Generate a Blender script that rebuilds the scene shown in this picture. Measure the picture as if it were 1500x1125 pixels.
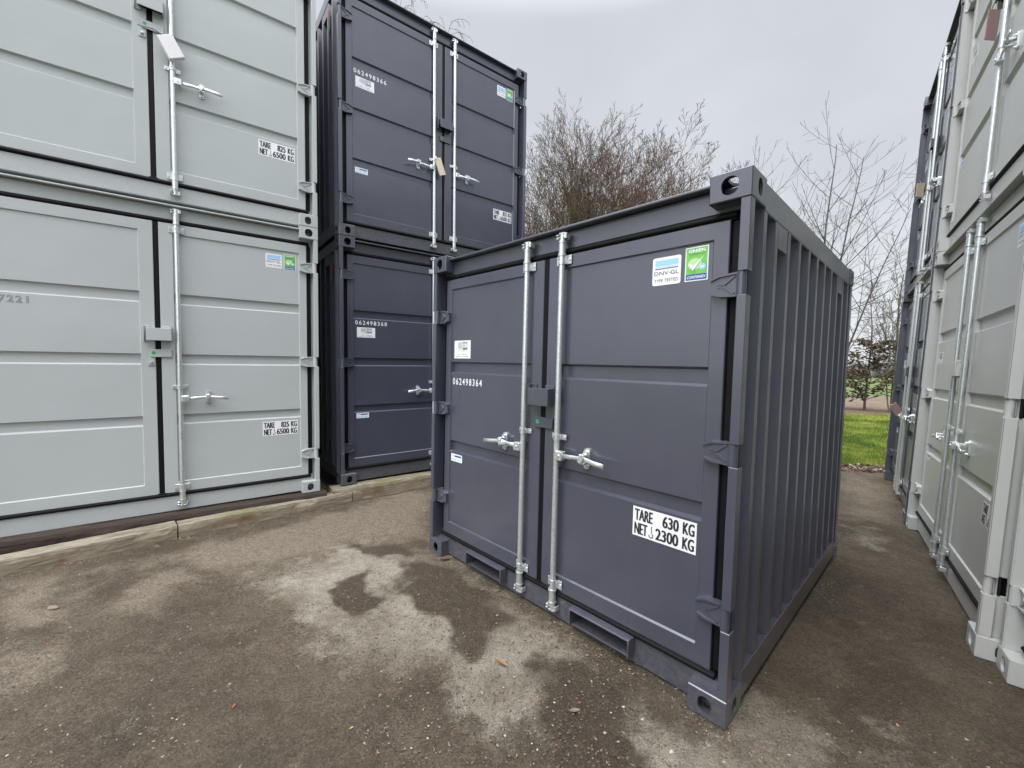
import bpy, bmesh, math, random
import numpy as np
from mathutils import Vector, Matrix, Euler
rad = math.radians
for o in list(bpy.data.objects):
    bpy.data.objects.remove(o)
S = bpy.context.scene
COL = S.collection

# ---------------------------------------------------------------- camera
cam_d = bpy.data.cameras.new('camera'); cam = bpy.data.objects.new('camera', cam_d); COL.objects.link(cam)
cam_d.sensor_width = 36.0; cam_d.lens = 614.4055 / 1500 * 36
cam_d.clip_start = 0.05; cam_d.clip_end = 2000
CH = 1.4729
cam.matrix_world = Matrix.Translation((0, 0, CH)) @ Matrix.Rotation(rad(90 - 2.6923), 4, 'X') @ Matrix.Rotation(rad(1.3759), 4, 'Z')
S.camera = cam

# ---------------------------------------------------------------- world, sun, exposure
S.view_settings.view_transform = 'Standard'; S.view_settings.look = 'None'
S.view_settings.exposure = 0.7; S.view_settings.gamma = 1.0; S.view_settings.use_curve_mapping = False
SUN_EL, SUN_AZ = 50.0, -44.0      # azimuth: direction the light comes from, degrees from -Y towards -X
W = bpy.data.worlds.new('World'); S.world = W; W.use_nodes = True
nt = W.node_tree; nt.nodes.clear()
def N(t, kind, **kw):
    n = t.nodes.new(kind)
    for k, v in kw.items(): setattr(n, k, v)
    return n
out = N(nt, 'ShaderNodeOutputWorld'); bg = N(nt, 'ShaderNodeBackground'); bg.inputs['Strength'].default_value = 0.1
sky = N(nt, 'ShaderNodeTexSky', sky_type='NISHITA', sun_disc=False, sun_elevation=rad(SUN_EL), sun_rotation=rad(180 + 44))
tc = N(nt, 'ShaderNodeTexCoord'); sep = N(nt, 'ShaderNodeSeparateXYZ')
nt.links.new(tc.outputs['Generated'], sep.inputs[0])
grad = N(nt, 'ShaderNodeValToRGB')
cr = grad.color_ramp
cr.elements[0].position = 0.0; cr.elements[0].color = (.116, .120, .126, 1)
cr.elements[1].position = 1.0; cr.elements[1].color = (.56, .57, .60, 1)
for p_, c_ in ((.22, (.112, .116, .123)), (.45, (.098, .102, .110)), (.62, (.096, .100, .108)), (.78, (.25, .257, .27))):
    e = cr.elements.new(p_); e.color = c_ + (1,)
nt.links.new(sep.outputs['Z'], grad.inputs['Fac'])
mp = N(nt, 'ShaderNodeMapping'); mp.inputs['Scale'].default_value = (1.2, 1.2, 2.2)
nt.links.new(tc.outputs['Generated'], mp.inputs['Vector'])
ns = N(nt, 'ShaderNodeTexNoise'); ns.inputs['Scale'].default_value = 1.9; ns.inputs['Detail'].default_value = 4; ns.inputs['Roughness'].default_value = .5; ns.inputs['Distortion'].default_value = .4
nt.links.new(mp.outputs['Vector'], ns.inputs['Vector'])
mr = N(nt, 'ShaderNodeMapRange'); mr.inputs['From Min'].default_value = .3; mr.inputs['From Max'].default_value = .7; mr.inputs['To Min'].default_value = 40; mr.inputs['To Max'].default_value = 46.5
nt.links.new(ns.outputs['Fac'], mr.inputs['Value'])
vm = N(nt, 'ShaderNodeVectorMath', operation='SCALE')
nt.links.new(grad.outputs['Color'], vm.inputs[0])
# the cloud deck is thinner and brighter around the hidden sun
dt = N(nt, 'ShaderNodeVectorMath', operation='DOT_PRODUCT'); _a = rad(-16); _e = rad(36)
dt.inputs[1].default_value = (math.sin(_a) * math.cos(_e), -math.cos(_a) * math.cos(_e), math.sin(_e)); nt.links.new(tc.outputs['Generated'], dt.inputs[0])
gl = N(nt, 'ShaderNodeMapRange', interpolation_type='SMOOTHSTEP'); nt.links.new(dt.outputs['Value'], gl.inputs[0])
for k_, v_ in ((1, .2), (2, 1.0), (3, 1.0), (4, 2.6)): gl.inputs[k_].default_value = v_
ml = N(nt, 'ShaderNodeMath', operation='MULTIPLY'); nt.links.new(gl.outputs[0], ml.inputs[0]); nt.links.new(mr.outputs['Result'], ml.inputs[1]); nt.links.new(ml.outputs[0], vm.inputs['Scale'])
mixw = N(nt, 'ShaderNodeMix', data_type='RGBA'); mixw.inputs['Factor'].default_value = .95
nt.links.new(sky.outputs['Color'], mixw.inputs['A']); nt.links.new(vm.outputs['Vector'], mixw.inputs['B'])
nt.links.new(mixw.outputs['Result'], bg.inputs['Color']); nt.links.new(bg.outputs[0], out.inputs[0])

sun_d = bpy.data.lights.new('sun', 'SUN'); sun = bpy.data.objects.new('sun', sun_d); COL.objects.link(sun)
sun_d.energy = 1.4; sun_d.angle = rad(40); sun_d.color = (1.0, .97, .93)
_az = rad(SUN_AZ); _el = rad(SUN_EL)
_from = Vector((math.sin(_az) * math.cos(_el), -math.cos(_az) * math.cos(_el), math.sin(_el)))
sun.rotation_euler = _from.to_track_quat('Z', 'Y').to_euler(); sun.location = _from * 30

# ---------------------------------------------------------------- materials
MATS = {}
def newmat(name):
    m = bpy.data.materials.new(name); m.use_nodes = True
    t = m.node_tree; b = t.nodes['Principled BSDF']
    MATS[name] = m
    return m, t, b
def col4(c): return (c[0], c[1], c[2], 1)
def paint(name, c, rough, waves=.012, dust=.25, spec=.5, splash=.6, coat=0):
    """sprayed steel paint: faint colour drift, grime, orange peel and oil-canning of the thin sheet"""
    m, t, b = newmat(name)
    tc = N(t, 'ShaderNodeTexCoord')
    n1 = N(t, 'ShaderNodeTexNoise'); n1.inputs['Scale'].default_value = 1.7; n1.inputs['Detail'].default_value = 5
    n2 = N(t, 'ShaderNodeTexNoise'); n2.inputs['Scale'].default_value = 38; n2.inputs['Detail'].default_value = 6; n2.inputs['Roughness'].default_value = .7
    mpp = N(t, 'ShaderNodeMapping'); mpp.inputs['Scale'].default_value = (1.2, 1.2, .8)
    n3 = N(t, 'ShaderNodeTexNoise'); n3.inputs['Scale'].default_value = 7; n3.inputs['Detail'].default_value = 5
    for n in (n1, n2): t.links.new(tc.outputs['Object'], n.inputs['Vector'])
    t.links.new(tc.outputs['Object'], mpp.inputs[0]); t.links.new(mpp.outputs[0], n3.inputs['Vector'])
    r = N(t, 'ShaderNodeMapRange'); r.inputs['From Min'].default_value = .3; r.inputs['From Max'].default_value = .75
    r.inputs['To Min'].default_value = 0; r.inputs['To Max'].default_value = dust
    t.links.new(n3.outputs['Fac'], r.inputs['Value'])
    mx = N(t, 'ShaderNodeMix', data_type='RGBA'); mx.inputs['A'].default_value = col4(c)
    mx.inputs['B'].default_value = col4([x * .8 + y * .2 for x, y in zip(c, (.30, .27, .23))])
    sz = N(t, 'ShaderNodeSeparateXYZ'); t.links.new(tc.outputs['Object'], sz.inputs[0])
    lowz = N(t, 'ShaderNodeMapRange', interpolation_type='SMOOTHSTEP'); t.links.new(sz.outputs['Z'], lowz.inputs[0])
    for k_, v_ in ((1, .30), (2, .0), (3, 0), (4, splash)): lowz.inputs[k_].default_value = v_
    n2r = N(t, 'ShaderNodeMapRange'); n2r.inputs[1].default_value = .42; n2r.inputs[2].default_value = .68; t.links.new(n2.outputs['Fac'], n2r.inputs[0])
    dm = N(t, 'ShaderNodeMath', operation='MULTIPLY'); t.links.new(lowz.outputs[0], dm.inputs[0]); t.links.new(n2r.outputs[0], dm.inputs[1])
    mps = N(t, 'ShaderNodeMapping'); mps.inputs['Scale'].default_value = (26, 26, .9); t.links.new(tc.outputs['Object'], mps.inputs[0])
    n5 = N(t, 'ShaderNodeTexNoise'); n5.inputs['Scale'].default_value = 1.0; n5.inputs['Detail'].default_value = 3; t.links.new(mps.outputs[0], n5.inputs['Vector'])
    st = N(t, 'ShaderNodeMapRange'); st.inputs[1].default_value = .60; st.inputs[2].default_value = .74; st.inputs[4].default_value = dust * .28; t.links.new(n5.outputs['Fac'], st.inputs[0])
    n6 = N(t, 'ShaderNodeTexNoise'); n6.inputs['Scale'].default_value = 120; n6.inputs['Detail'].default_value = 1; t.links.new(tc.outputs['Object'], n6.inputs['Vector'])
    ck = N(t, 'ShaderNodeMapRange'); ck.inputs[1].default_value = .755; ck.inputs[2].default_value = .80; ck.inputs[4].default_value = .6; t.links.new(n6.outputs['Fac'], ck.inputs[0])
    m1 = N(t, 'ShaderNodeMath', operation='MAXIMUM'); m2 = N(t, 'ShaderNodeMath', operation='MAXIMUM')
    t.links.new(dm.outputs[0], m1.inputs[0]); t.links.new(st.outputs[0], m1.inputs[1]); t.links.new(m1.outputs[0], m2.inputs[0]); t.links.new(ck.outputs[0], m2.inputs[1])
    mx3 = N(t, 'ShaderNodeMix', data_type='RGBA'); mx3.inputs['B'].default_value = col4([x * .45 + y * .55 for x, y in zip(c, (.21, .18, .14))]); t.links.new(m2.outputs[0], mx3.inputs['Factor']); t.links.new(mx.outputs['Result'], mx3.inputs['A'])
    t.links.new(r.outputs[0], mx.inputs['Factor']); t.links.new(mx3.outputs['Result'], b.inputs['Base Color'])
    rr = N(t, 'ShaderNodeMapRange'); rr.inputs['To Min'].default_value = rough - .07; rr.inputs['To Max'].default_value = rough + .10
    t.links.new(n1.outputs['Fac'], rr.inputs['Value']); t.links.new(rr.outputs[0], b.inputs['Roughness'])
    b.inputs['Specular IOR Level'].default_value = spec; b.inputs['Coat Weight'].default_value = coat; b.inputs['Coat Roughness'].default_value = .16
    b1 = N(t, 'ShaderNodeBump'); b1.inputs['Strength'].default_value = .8; b1.inputs['Distance'].default_value = waves
    b2 = N(t, 'ShaderNodeBump'); b2.inputs['Strength'].default_value = .12; b2.inputs['Distance'].default_value = .0008
    n4 = N(t, 'ShaderNodeTexNoise'); n4.inputs['Scale'].default_value = 260; n4.inputs['Detail'].default_value = 2
    t.links.new(tc.outputs['Object'], n4.inputs['Vector'])
    t.links.new(n1.outputs['Fac'], b1.inputs['Height']); t.links.new(n4.outputs['Fac'], b2.inputs['Height'])
    t.links.new(b1.outputs[0], b2.inputs['Normal']); t.links.new(b2.outputs[0], b.inputs['Normal'])
    return m
def plain(name, c, rough=.5, metal=0.0, var=0.0, scale=30, bump=0.0, spec=.5, bdist=.002):
    m, t, b = newmat(name)
    b.inputs['Base Color'].default_value = col4(c); b.inputs['Roughness'].default_value = rough
    b.inputs['Metallic'].default_value = metal; b.inputs['Specular IOR Level'].default_value = spec
    if var or bump:
        tc = N(t, 'ShaderNodeTexCoord'); n = N(t, 'ShaderNodeTexNoise'); n.inputs['Scale'].default_value = scale; n.inputs['Detail'].default_value = 6; n.inputs['Roughness'].default_value = .65
        t.links.new(tc.outputs['Object'], n.inputs['Vector'])
        if var:
            r = N(t, 'ShaderNodeMapRange'); r.inputs['From Min'].default_value = .3; r.inputs['From Max'].default_value = .7
            mx = N(t, 'ShaderNodeMix', data_type='RGBA'); mx.inputs['A'].default_value = col4([x * (1 - var) for x in c]); mx.inputs['B'].default_value = col4([min(1, x * (1 + var)) for x in c])
            t.links.new(n.outputs['Fac'], r.inputs[0]); t.links.new(r.outputs[0], mx.inputs['Factor']); t.links.new(mx.outputs['Result'], b.inputs['Base Color'])
        if bump:
            bp = N(t, 'ShaderNodeBump'); bp.inputs['Strength'].default_value = bump; bp.inputs['Distance'].default_value = bdist
            t.links.new(n.outputs['Fac'], bp.inputs['Height']); t.links.new(bp.outputs[0], b.inputs['Normal'])
    return m
M_DARK = paint('anthracite_paint', (.048, .052, .075), .36, dust=.14, spec=.5, coat=1.0)
M_LIGHT = paint('light_grey_paint', (.388, .414, .410), .36, dust=.12, splash=.22)
M_LIGHT2 = paint('light_grey_paint_side', (.45, .46, .445), .34, dust=.12, splash=.22)  # same grey paint made lighter to offset the weak light on the right row
M_ZINC = plain('galvanised_steel', (.66, .70, .70), .33, .75, .16, 60, .2)
M_RUB = plain('black_rubber', (.0045, .0045, .005), .6, 0, .2, 40, .1, .16)
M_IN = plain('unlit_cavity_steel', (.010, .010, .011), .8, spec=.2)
M_OUTL = plain('outline_print', (.12, .13, .135), .5)
M_WHITE = plain('white_vinyl', (.74, .75, .77), .35, 0, .04, 8)
M_BLACK = plain('black_print', (.02, .02, .022), .45)
M_GREY = plain('grey_print', (.30, .31, .33), .45)
M_SKYB = plain('sky_blue_print', (.28, .55, .80), .4)
M_NAVY = plain('navy_print', (.015, .09, .28), .4)
M_DGREEN = plain('dark_green_print', (.02, .16, .06), .4)
M_GREEN = plain('green_print', (.14, .42, .07), .38, 0, .25, 22)
M_PGREEN = plain('pale_green_print', (.42, .62, .30), .38)
M_DOT = plain('green_dot', (.01, .36, .10), .4)
M_RED = plain('red_vinyl', (.35, .02, .02), .4)
M_CREAM = plain('cream_card', (.62, .53, .40), .7, 0, .06, 20)
M_PLASTIC = plain('white_plastic', (.70, .69, .70), .5, 0, .03, 12)
M_PINK = plain('translucent_pink_card', (.36, .22, .22), .5, 0, .1, 20)

# ---------------------------------------------------------------- mesh builder
class MB:
    def __init__(s): s.v = []; s.f = []; s.m = []; s.s = []; s.mats = []
    def mi(s, m):
        if m not in s.mats: s.mats.append(m)
        return s.mats.index(m)
    def add(s, verts, faces, mat, smooth=False):
        n = len(s.v); k = s.mi(mat)
        s.v += [tuple(v) for v in verts]
        for f in faces: s.f.append(tuple(i + n for i in f)); s.m.append(k); s.s.append(smooth)
    def box(s, x0, x1, y0, y1, z0, z1, mat, bev=.002):
        if x1 < x0: x0, x1 = x1, x0
        if y1 < y0: y0, y1 = y1, y0
        if z1 < z0: z0, z1 = z1, z0
        b = min(bev, (x1 - x0) * .3, (y1 - y0) * .3, (z1 - z0) * .3)
        if b <= 0:
            vs = [(x, y, z) for x in (x0, x1) for y in (y0, y1) for z in (z0, z1)]
            s.add(vs, [(0, 1, 3, 2), (4, 6, 7, 5), (0, 4, 5, 1), (2, 3, 7, 6), (0, 2, 6, 4), (1, 5, 7, 3)], mat); return
        vs = []; idx = {}
        for i, x in enumerate((x0, x1)):
            for j, y in enumerate((y0, y1)):
                for k, z in enumerate((z0, z1)):
                    dx, dy, dz = (b if i == 0 else -b), (b if j == 0 else -b), (b if k == 0 else -b)
                    idx[i, j, k, 0] = len(vs); vs.append((x, y + dy, z + dz))
                    idx[i, j, k, 1] = len(vs); vs.append((x + dx, y, z + dz))
                    idx[i, j, k, 2] = len(vs); vs.append((x + dx, y + dy, z))
        I = idx; fs = []
        for i in (0, 1): fs.append((I[i,0,0,0], I[i,1,0,0], I[i,1,1,0], I[i,0,1,0]))
        for j in (0, 1): fs.append((I[0,j,0,1], I[1,j,0,1], I[1,j,1,1], I[0,j,1,1]))
        for k in (0, 1): fs.append((I[0,0,k,2], I[1,0,k,2], I[1,1,k,2], I[0,1,k,2]))
        for i in (0, 1):
            for j in (0, 1): fs.append((I[i,j,0,0], I[i,j,1,0], I[i,j,1,1], I[i,j,0,1]))
        for i in (0, 1):
            for k in (0, 1): fs.append((I[i,0,k,0], I[i,1,k,0], I[i,1,k,2], I[i,0,k,2]))
        for j in (0, 1):
            for k in (0, 1): fs.append((I[0,j,k,1], I[1,j,k,1], I[1,j,k,2], I[0,j,k,2]))
        for i in (0, 1):
            for j in (0, 1):
                for k in (0, 1): fs.append((I[i,j,k,0], I[i,j,k,1], I[i,j,k,2]))
        s.add(vs, fs, mat)
    def cyl(s, p, q, r, mat, n=14, r2=None, caps=True):
        p = Vector(p); q = Vector(q); d = (q - p).normalized(); r2 = r if r2 is None else r2
        a = d.orthogonal().normalized(); b = d.cross(a)
        vs = []
        for c, rr in ((p, r), (q, r2)):
            for i in range(n):
                t = 2 * math.pi * i / n; vs.append(c + a * (rr * math.cos(t)) + b * (rr * math.sin(t)))
        s.add(vs, [(i, (i + 1) % n, n + (i + 1) % n, n + i) for i in range(n)], mat, True)
        if caps: s.add(vs[:n], [tuple(range(n))], mat); s.add(vs[n:], [tuple(range(n))], mat)
    def prism(s, pts, y0, y1, mat, smooth=False):
        """outline in x,z extruded along y"""
        n = len(pts); vs = [(x, y0, z) for x, z in pts] + [(x, y1, z) for x, z in pts]
        s.add(vs, [tuple(range(n)), tuple(range(n, 2 * n))] + [(i, (i + 1) % n, n + (i + 1) % n, n + i) for i in range(n)], mat, smooth)
    def flat(s, pts, y, mat):
        s.add([(x, y, z) for x, z in pts], [tuple(range(len(pts)))], mat)
    def mesh(s, name, recalc=True):
        me = bpy.data.meshes.new(name); me.from_pydata(s.v, [], s.f)
        for m in s.mats: me.materials.append(m)
        me.polygons.foreach_set('material_index', s.m); me.polygons.foreach_set('use_smooth', s.s)
        if recalc:
            bm = bmesh.new(); bm.from_mesh(me); bmesh.ops.recalc_face_normals(bm, faces=bm.faces); bm.to_mesh(me); bm.free()
        me.update(); return me
def link(name, me, parent=None, loc=None, rot=None):
    o = bpy.data.objects.new(name, me); COL.objects.link(o)
    if parent: o.parent = parent
    if loc is not None: o.location = loc
    if rot is not None: o.rotation_euler = rot
    return o
def tag(o, label, cat=None, group=None, kind=None):
    if label: o['label'] = label
    if cat: o['category'] = cat
    if group: o['group'] = group
    if kind: o['kind'] = kind
    return o

# ---------------------------------------------------------------- lettering
_TXT = {}
def text_shape(s, bold=0.0, spacing=1.0):
    k = (s, bold, spacing)
    if k not in _TXT:
        cu = bpy.data.curves.new('t', 'FONT'); cu.body = s; cu.size = 1; cu.offset = bold; cu.space_character = spacing; cu.resolution_u = 3
        ob = bpy.data.objects.new('t', cu); COL.objects.link(ob)
        dg = bpy.context.evaluated_depsgraph_get(); me = bpy.data.meshes.new_from_object(ob.evaluated_get(dg))
        vs = [(v.co.x, v.co.y) for v in me.vertices]; fs = [tuple(p.vertices) for p in me.polygons]
        bpy.data.objects.remove(ob); bpy.data.curves.remove(cu); bpy.data.meshes.remove(me)
        x0 = min(v[0] for v in vs); x1 = max(v[0] for v in vs); y0 = min(v[1] for v in vs); y1 = max(v[1] for v in vs)
        _TXT[k] = ([((x - x0) / (x1 - x0), (y - y0) / (y1 - y0)) for x, y in vs], fs)
    return _TXT[k]
def put_text(mb, s, x0, x1, z0, z1, y, mat, bold=0.0, spacing=1.0, shear=0.0):
    vs, fs = text_shape(s, bold, spacing)
    mb.add([(x0 + (x1 - x0) * a + shear * (z1 - z0) * b, y, z0 + (z1 - z0) * b) for a, b in vs], fs, mat)
def fat_text(mb, s, x0, x1, z0, z1, y, mat, k=.0022):
    for i, dx in enumerate((-k, 0, k)): put_text(mb, s, x0 + dx + k, x1 + dx - k, z0, z1, y - .00012 * i, mat, .006)
def rrect(x0, x1, z0, z1, r, n=5):
    pts = []
    for cx, cz, a0 in ((x1 - r, z1 - r, 0), (x0 + r, z1 - r, 90), (x0 + r, z0 + r, 180), (x1 - r, z0 + r, 270)):
        for i in range(n + 1):
            a = rad(a0 + 90 * i / n); pts.append((cx + r * math.cos(a), cz + r * math.sin(a)))
    return pts
def disc(cx, cz, r, n=20, rz=None):
    rz = r if rz is None else rz
    return [(cx + r * math.cos(2 * math.pi * i / n), cz + rz * math.sin(2 * math.pi * i / n)) for i in range(n)]

# ---------------------------------------------------------------- container pieces (local frame: x along the door front, y into the box, z up)
def ribrows(spec, H):
    """list of (z0,z1) of the recessed bands"""
    return [(1.395, 1.482), (.803, .890)] if spec == 'small' else [(1.758, 1.850), (1.253, 1.345), (.747, .833)]
YF, YP, YR = .064, .074, .094          # flange, panel field and recessed band depths
def door_mesh(x0, x1, xa, xb, H, spec, mat):
    b = MB(); z0, z1 = .172, H - .173; pa, pb = .256, H - .240 if spec == 'small' else H - .251
    s = .007
    zs = [(z0, 0), (pa, 0), (pa + s, 1)]
    for r0, r1 in sorted(ribrows(spec, H)):
        zs += [(r0, 1), (r0 + .012, 2), (r1 - .012, 2), (r1, 1)]
    zs += [(pb - s, 1), (pb, 0), (z1, 0)]
    xs = [(x0, 0), (xa, 0), (xa + s, 1), (xb - s, 1), (xb, 0), (x1, 0)]
    lv = [YF, YP, YR]; vs = []
    for z, lz in zs:
        for x, lx in xs: vs.append((x, lv[lz] if lx == 1 else YF, z))
    nx = len(xs); nz = len(zs)
    fs = [(j * nx + i, j * nx + i + 1, (j + 1) * nx + i + 1, (j + 1) * nx + i) for j in range(nz - 1) for i in range(nx - 1)]
    n = len(vs); yb = .11; e = .003
    # rounded edge and returns
    ring = [i for i in range(nx)] + [j * nx + nx - 1 for j in range(1, nz)] + [(nz - 1) * nx + i for i in range(nx - 2, -1, -1)] + [j * nx for j in range(nz - 2, 0, -1)]
    for i in ring:
        x, y, z = vs[i]
        ox = -e if x == x0 else (e if x == x1 else 0); oz = -e if z == z0 else (e if z == z1 else 0)
        vs.append((x + ox, YF + e, z + oz))
    for i in ring:
        x, y, z = vs[i]
        ox = -e if x == x0 else (e if x == x1 else 0); oz = -e if z == z0 else (e if z == z1 else 0)
        vs.append((x + ox, yb, z + oz))
    R = len(ring)
    for k in range(R):
        k2 = (k + 1) % R
        fs.append((ring[k], ring[k2], n + k2, n + k)); fs.append((n + k, n + k2, n + R + k2, n + R + k))
    fs.append(tuple(n + R + k for k in range(R)))
    b.add(vs, fs, mat)
    return b
def plate_hole(rect, hole, th, place, mat, mb, matin):
    """rectangular plate with a hole, from 2-D outlines, placed by place(u, v, depth)"""
    bm = bmesh.new(); es = []
    for loop in (rect, hole):
        vv = [bm.verts.new((p[0], p[1], 0)) for p in loop]
        for i in range(len(vv)): es.append(bm.edges.new((vv[i], vv[(i + 1) % len(vv)])))
    bmesh.ops.triangle_fill(bm, use_beauty=True, edges=es)
    bm.verts.index_update(); vs = [(v.co.x, v.co.y) for v in bm.verts]; fs = [tuple(v.index for v in f.verts) for f in bm.faces]; bm.free()
    mb.add([place(a, c, 0) for a, c in vs], fs, mat); mb.add([place(a, c, th) for a, c in vs], fs, mat)
    n = len(hole); mb.add([place(a, c, 0) for a, c in hole] + [place(a, c, th) for a, c in hole], [(i, (i + 1) % n, n + (i + 1) % n, n + i) for i in range(n)], mat, True)
def casting_mesh(sx, sy, top, W_, D_, H_, mat):
    """hollow ISO style corner casting; sx, sy = 0/1 which corner"""
    b = MB(); w, d, h, t = .162, .176, .115, .012
    fx = (lambda x: x) if sx == 0 else (lambda x: W_ - x)
    fy = (lambda y: y) if sy == 0 else (lambda y: D_ - y)
    fz = (lambda z: z) if not top else (lambda z: H_ - z)
    e = .004
    hw, hh, cx, cz = (.028, .036, .088, .055) if not top else (.034, .037, .083, .057)
    hole = rrect(cx - hw, cx + hw, cz - hh, cz + hh, hw * .96, 6)
    plate_hole([(e, e), (w - e, e), (w - e, h - e), (e, h - e)], hole, t, lambda a, c, q: (fx(a), fy(q), fz(c)), mat, b, M_IN)
    hole = rrect(.095 - .026, .095 + .026, cz - .035, cz + .035, .025, 6)
    plate_hole([(e, e), (d - e, e), (d - e, h - e), (e, h - e)], hole, t, lambda a, c, q: (fx(q), fy(a), fz(c)), mat, b, M_IN)
    hole = rrect(.084 - .03, .084 + .03, .095 - .05, .095 + .05, .029, 6)
    plate_hole([(e, e), (w - e, e), (w - e, d - e), (e, d - e)], hole, t, lambda a, c, q: (fx(a), fy(c), fz(q)), mat, b, M_IN)
    # closed faces
    def q(*p): b.add([(fx(x), fy(y), fz(z)) for x, y, z in p], [tuple(range(len(p)))], mat)
    q((w, e, e), (w, d, e), (w, d, h), (w, e, h)); q((e, d, e), (w, d, e), (w, d, h), (e, d, h)); q((e, e, h), (w, e, h), (w, d, h), (e, d, h))
    # chamfers along the outer edges
    q((e, 0, e), (0, e, e), (0, e, h - e), (e, 0, h - e)); q((e, 0, e), (w - e, 0, e), (w - e, e, 0), (e, e, 0)); q((0, e, e), (0, d - e, e), (e, d - e, 0), (e, e, 0))
    q((w - e, 0, e), (w, e, e), (w, e, h - e), (w - e, 0, h - e)); q((e, 0, h - e), (w - e, 0, h - e), (w - e, e, h), (e, e, h)); q((0, e, h - e), (0, d - e, h - e), (e, d - e, h), (e, e, h))
    q((0, d - e, e), (e, d, e), (e, d, h), (0, d - e, h - e)); q((w - e, e, 0), (w, e, e), (w, d, e), (w - e, d - e, 0)); q((e, 0, e), (0, e, e), (e, e, 0))
    q((e, 0, h - e), (0, e, h - e), (e, e, h)); q((e, d - e, 0), (w - e, d - e, 0), (w, d, e), (e, d, e))
    return b
def corr_profile(L):
    """(distance, level) along a corrugated wall; level 0 = inner, 1 = outer"""
    w, q = .042, .026; p = [(.150, 0)]; cs = [.180]; y = .348
    while y + w + q < L - .12: cs.append(y); y += .2087
    for c in cs: p += [(c - q, 0), (c, 1), (c + w, 1), (c + w + q, 0)]
    p.append((L - .09, 0))
    return p
def wall_side_mesh(sx, W_, D_, H_, mat):
    b = MB(); o, i = .006, .044; fx = (lambda x: x) if sx == 0 else (lambda x: W_ - x)
    pr = corr_profile(D_); vs = []
    for y, l in pr: vs += [(fx(o if l else i), y, .10), (fx(o if l else i), y, H_ - .08)]
    b.add(vs, [(2 * k, 2 * k + 2, 2 * k + 3, 2 * k + 1) for k in range(len(pr) - 1)], mat)
    # top and bottom side rails
    b.box(fx(.003), fx(.055), .178, D_ - .17, H_ - .128, H_ - .012, mat, .004)
    b.box(fx(.003), fx(.010), .178, D_ - .17, .036, .158, mat, .003)
    b.box(fx(.0105), fx(.060), .178, D_ - .17, .149, .155, mat, .002)
    b.box(fx(.0105), fx(.060), .178, D_ - .17, .036, .043, mat, .002)
    return b
def back_mesh(W_, D_, H_, mat):
    b = MB(); pr = corr_profile(W_ ); vs = []
    for x, l in pr: vs += [(x, D_ - (.006 if l else .044), .10), (x, D_ - (.006 if l else .044), H_ - .08)]
    b.add(vs, [(2 * k, 2 * k + 2, 2 * k + 3, 2 * k + 1) for k in range(len(pr) - 1)], mat)
    b.box(.163, W_ - .163, D_ - .055, D_ - .003, H_ - .128, H_ - .012, mat, .004); b.box(.163, W_ - .163, D_ - .05, D_ - .003, .012, .158, mat, .004)
    b.box(.006, .188, D_ - .088, D_ - .0045, .116, H_ - .116, mat, .004); b.box(W_ - .188, W_ - .006, D_ - .088, D_ - .0045, .116, H_ - .116, mat, .004)
    return b
def post_mesh(sx, W_, H_, mat):
    b = MB(); fx = (lambda x: x) if sx == 0 else (lambda x: W_ - x)
    b.box(fx(.062), fx(.075), .100, .150, .1155, H_ - .1155, mat, .003)
    b.box(fx(.044), fx(.062), .145, .150, .1155, H_ - .1155, mat, .003)
    b.box(fx(.0405), fx(.062), .094, .100, .1155, H_ - .1155, mat, .002)
    return b
def cover_mesh(sx, W_, z0, z1, mat):
    b = MB(); fx = (lambda x: x) if sx == 0 else (lambda x: W_ - x)
    b.box(fx(.003), fx(.009), .003, .052, z0, z1, mat, .002)
    b.box(fx(.003), fx(.040), .0022, .0085, z0, z1, mat, .002)
    b.box(fx(.034), fx(.040), .0085, .098, z0, z1, mat, .002)
    return b
def hinge_mesh(sx, W_, zc, mat):
    b = MB(); fx = (lambda x: x) if sx == 0 else (lambda x: W_ - x)
    o = [(.158, -.034), (.157, .030), (.125, .044), (.085, .049), (.042, .050), (.042, -.047), (.085, -.048), (.125, -.044)]
    b.prism([(fx(x), zc + z) for x, z in o], .040, .064, mat)
    def bar(p, q, w, yd):
        (x0, a), (x1, c) = p, q; L = math.hypot(x1 - x0, c - a); nx, nz = -(c - a) / L * w, (x1 - x0) / L * w
        b.prism([(fx(x0 + nx), zc + a + nz), (fx(x1 + nx), zc + c + nz), (fx(x1 - nx), zc + c - nz), (fx(x0 - nx), zc + a - nz)], yd, .0405, mat)
    bar((.156, .026), (.120, .040), .0042, .031); bar((.120, .040), (.050, .046), .0042, .031); bar((.150, -.030), (.115, -.041), .0042, .031); bar((.115, -.041), (.050, -.044), .0042, .031)
    bar((.110, -.002), (.062, .036), .004, .034); bar((.110, .002), (.062, -.034), .004, .034); bar((.128, .006), (.116, .006), .002, .037); bar((.128, -.006), (.116, -.006), .002, .037)
    b.cyl((fx(.030), .024, zc - .049), (fx(.030), .024, zc + .049), .0185, mat, 16)
    b.box(fx(.0485), fx(.030), .020, .050, zc - .044, zc + .044, mat, .003)
    b.box(fx(.030), fx(.046), .060, .070, zc - .05, zc + .05, M_IN, .001)
    return b
def rod_mesh(x, H_, mat):
    b = MB(); y = .037
    b.cyl((x, y, .09), (x, y, H_ - .09), .0165, mat, 18)
    return b
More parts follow.
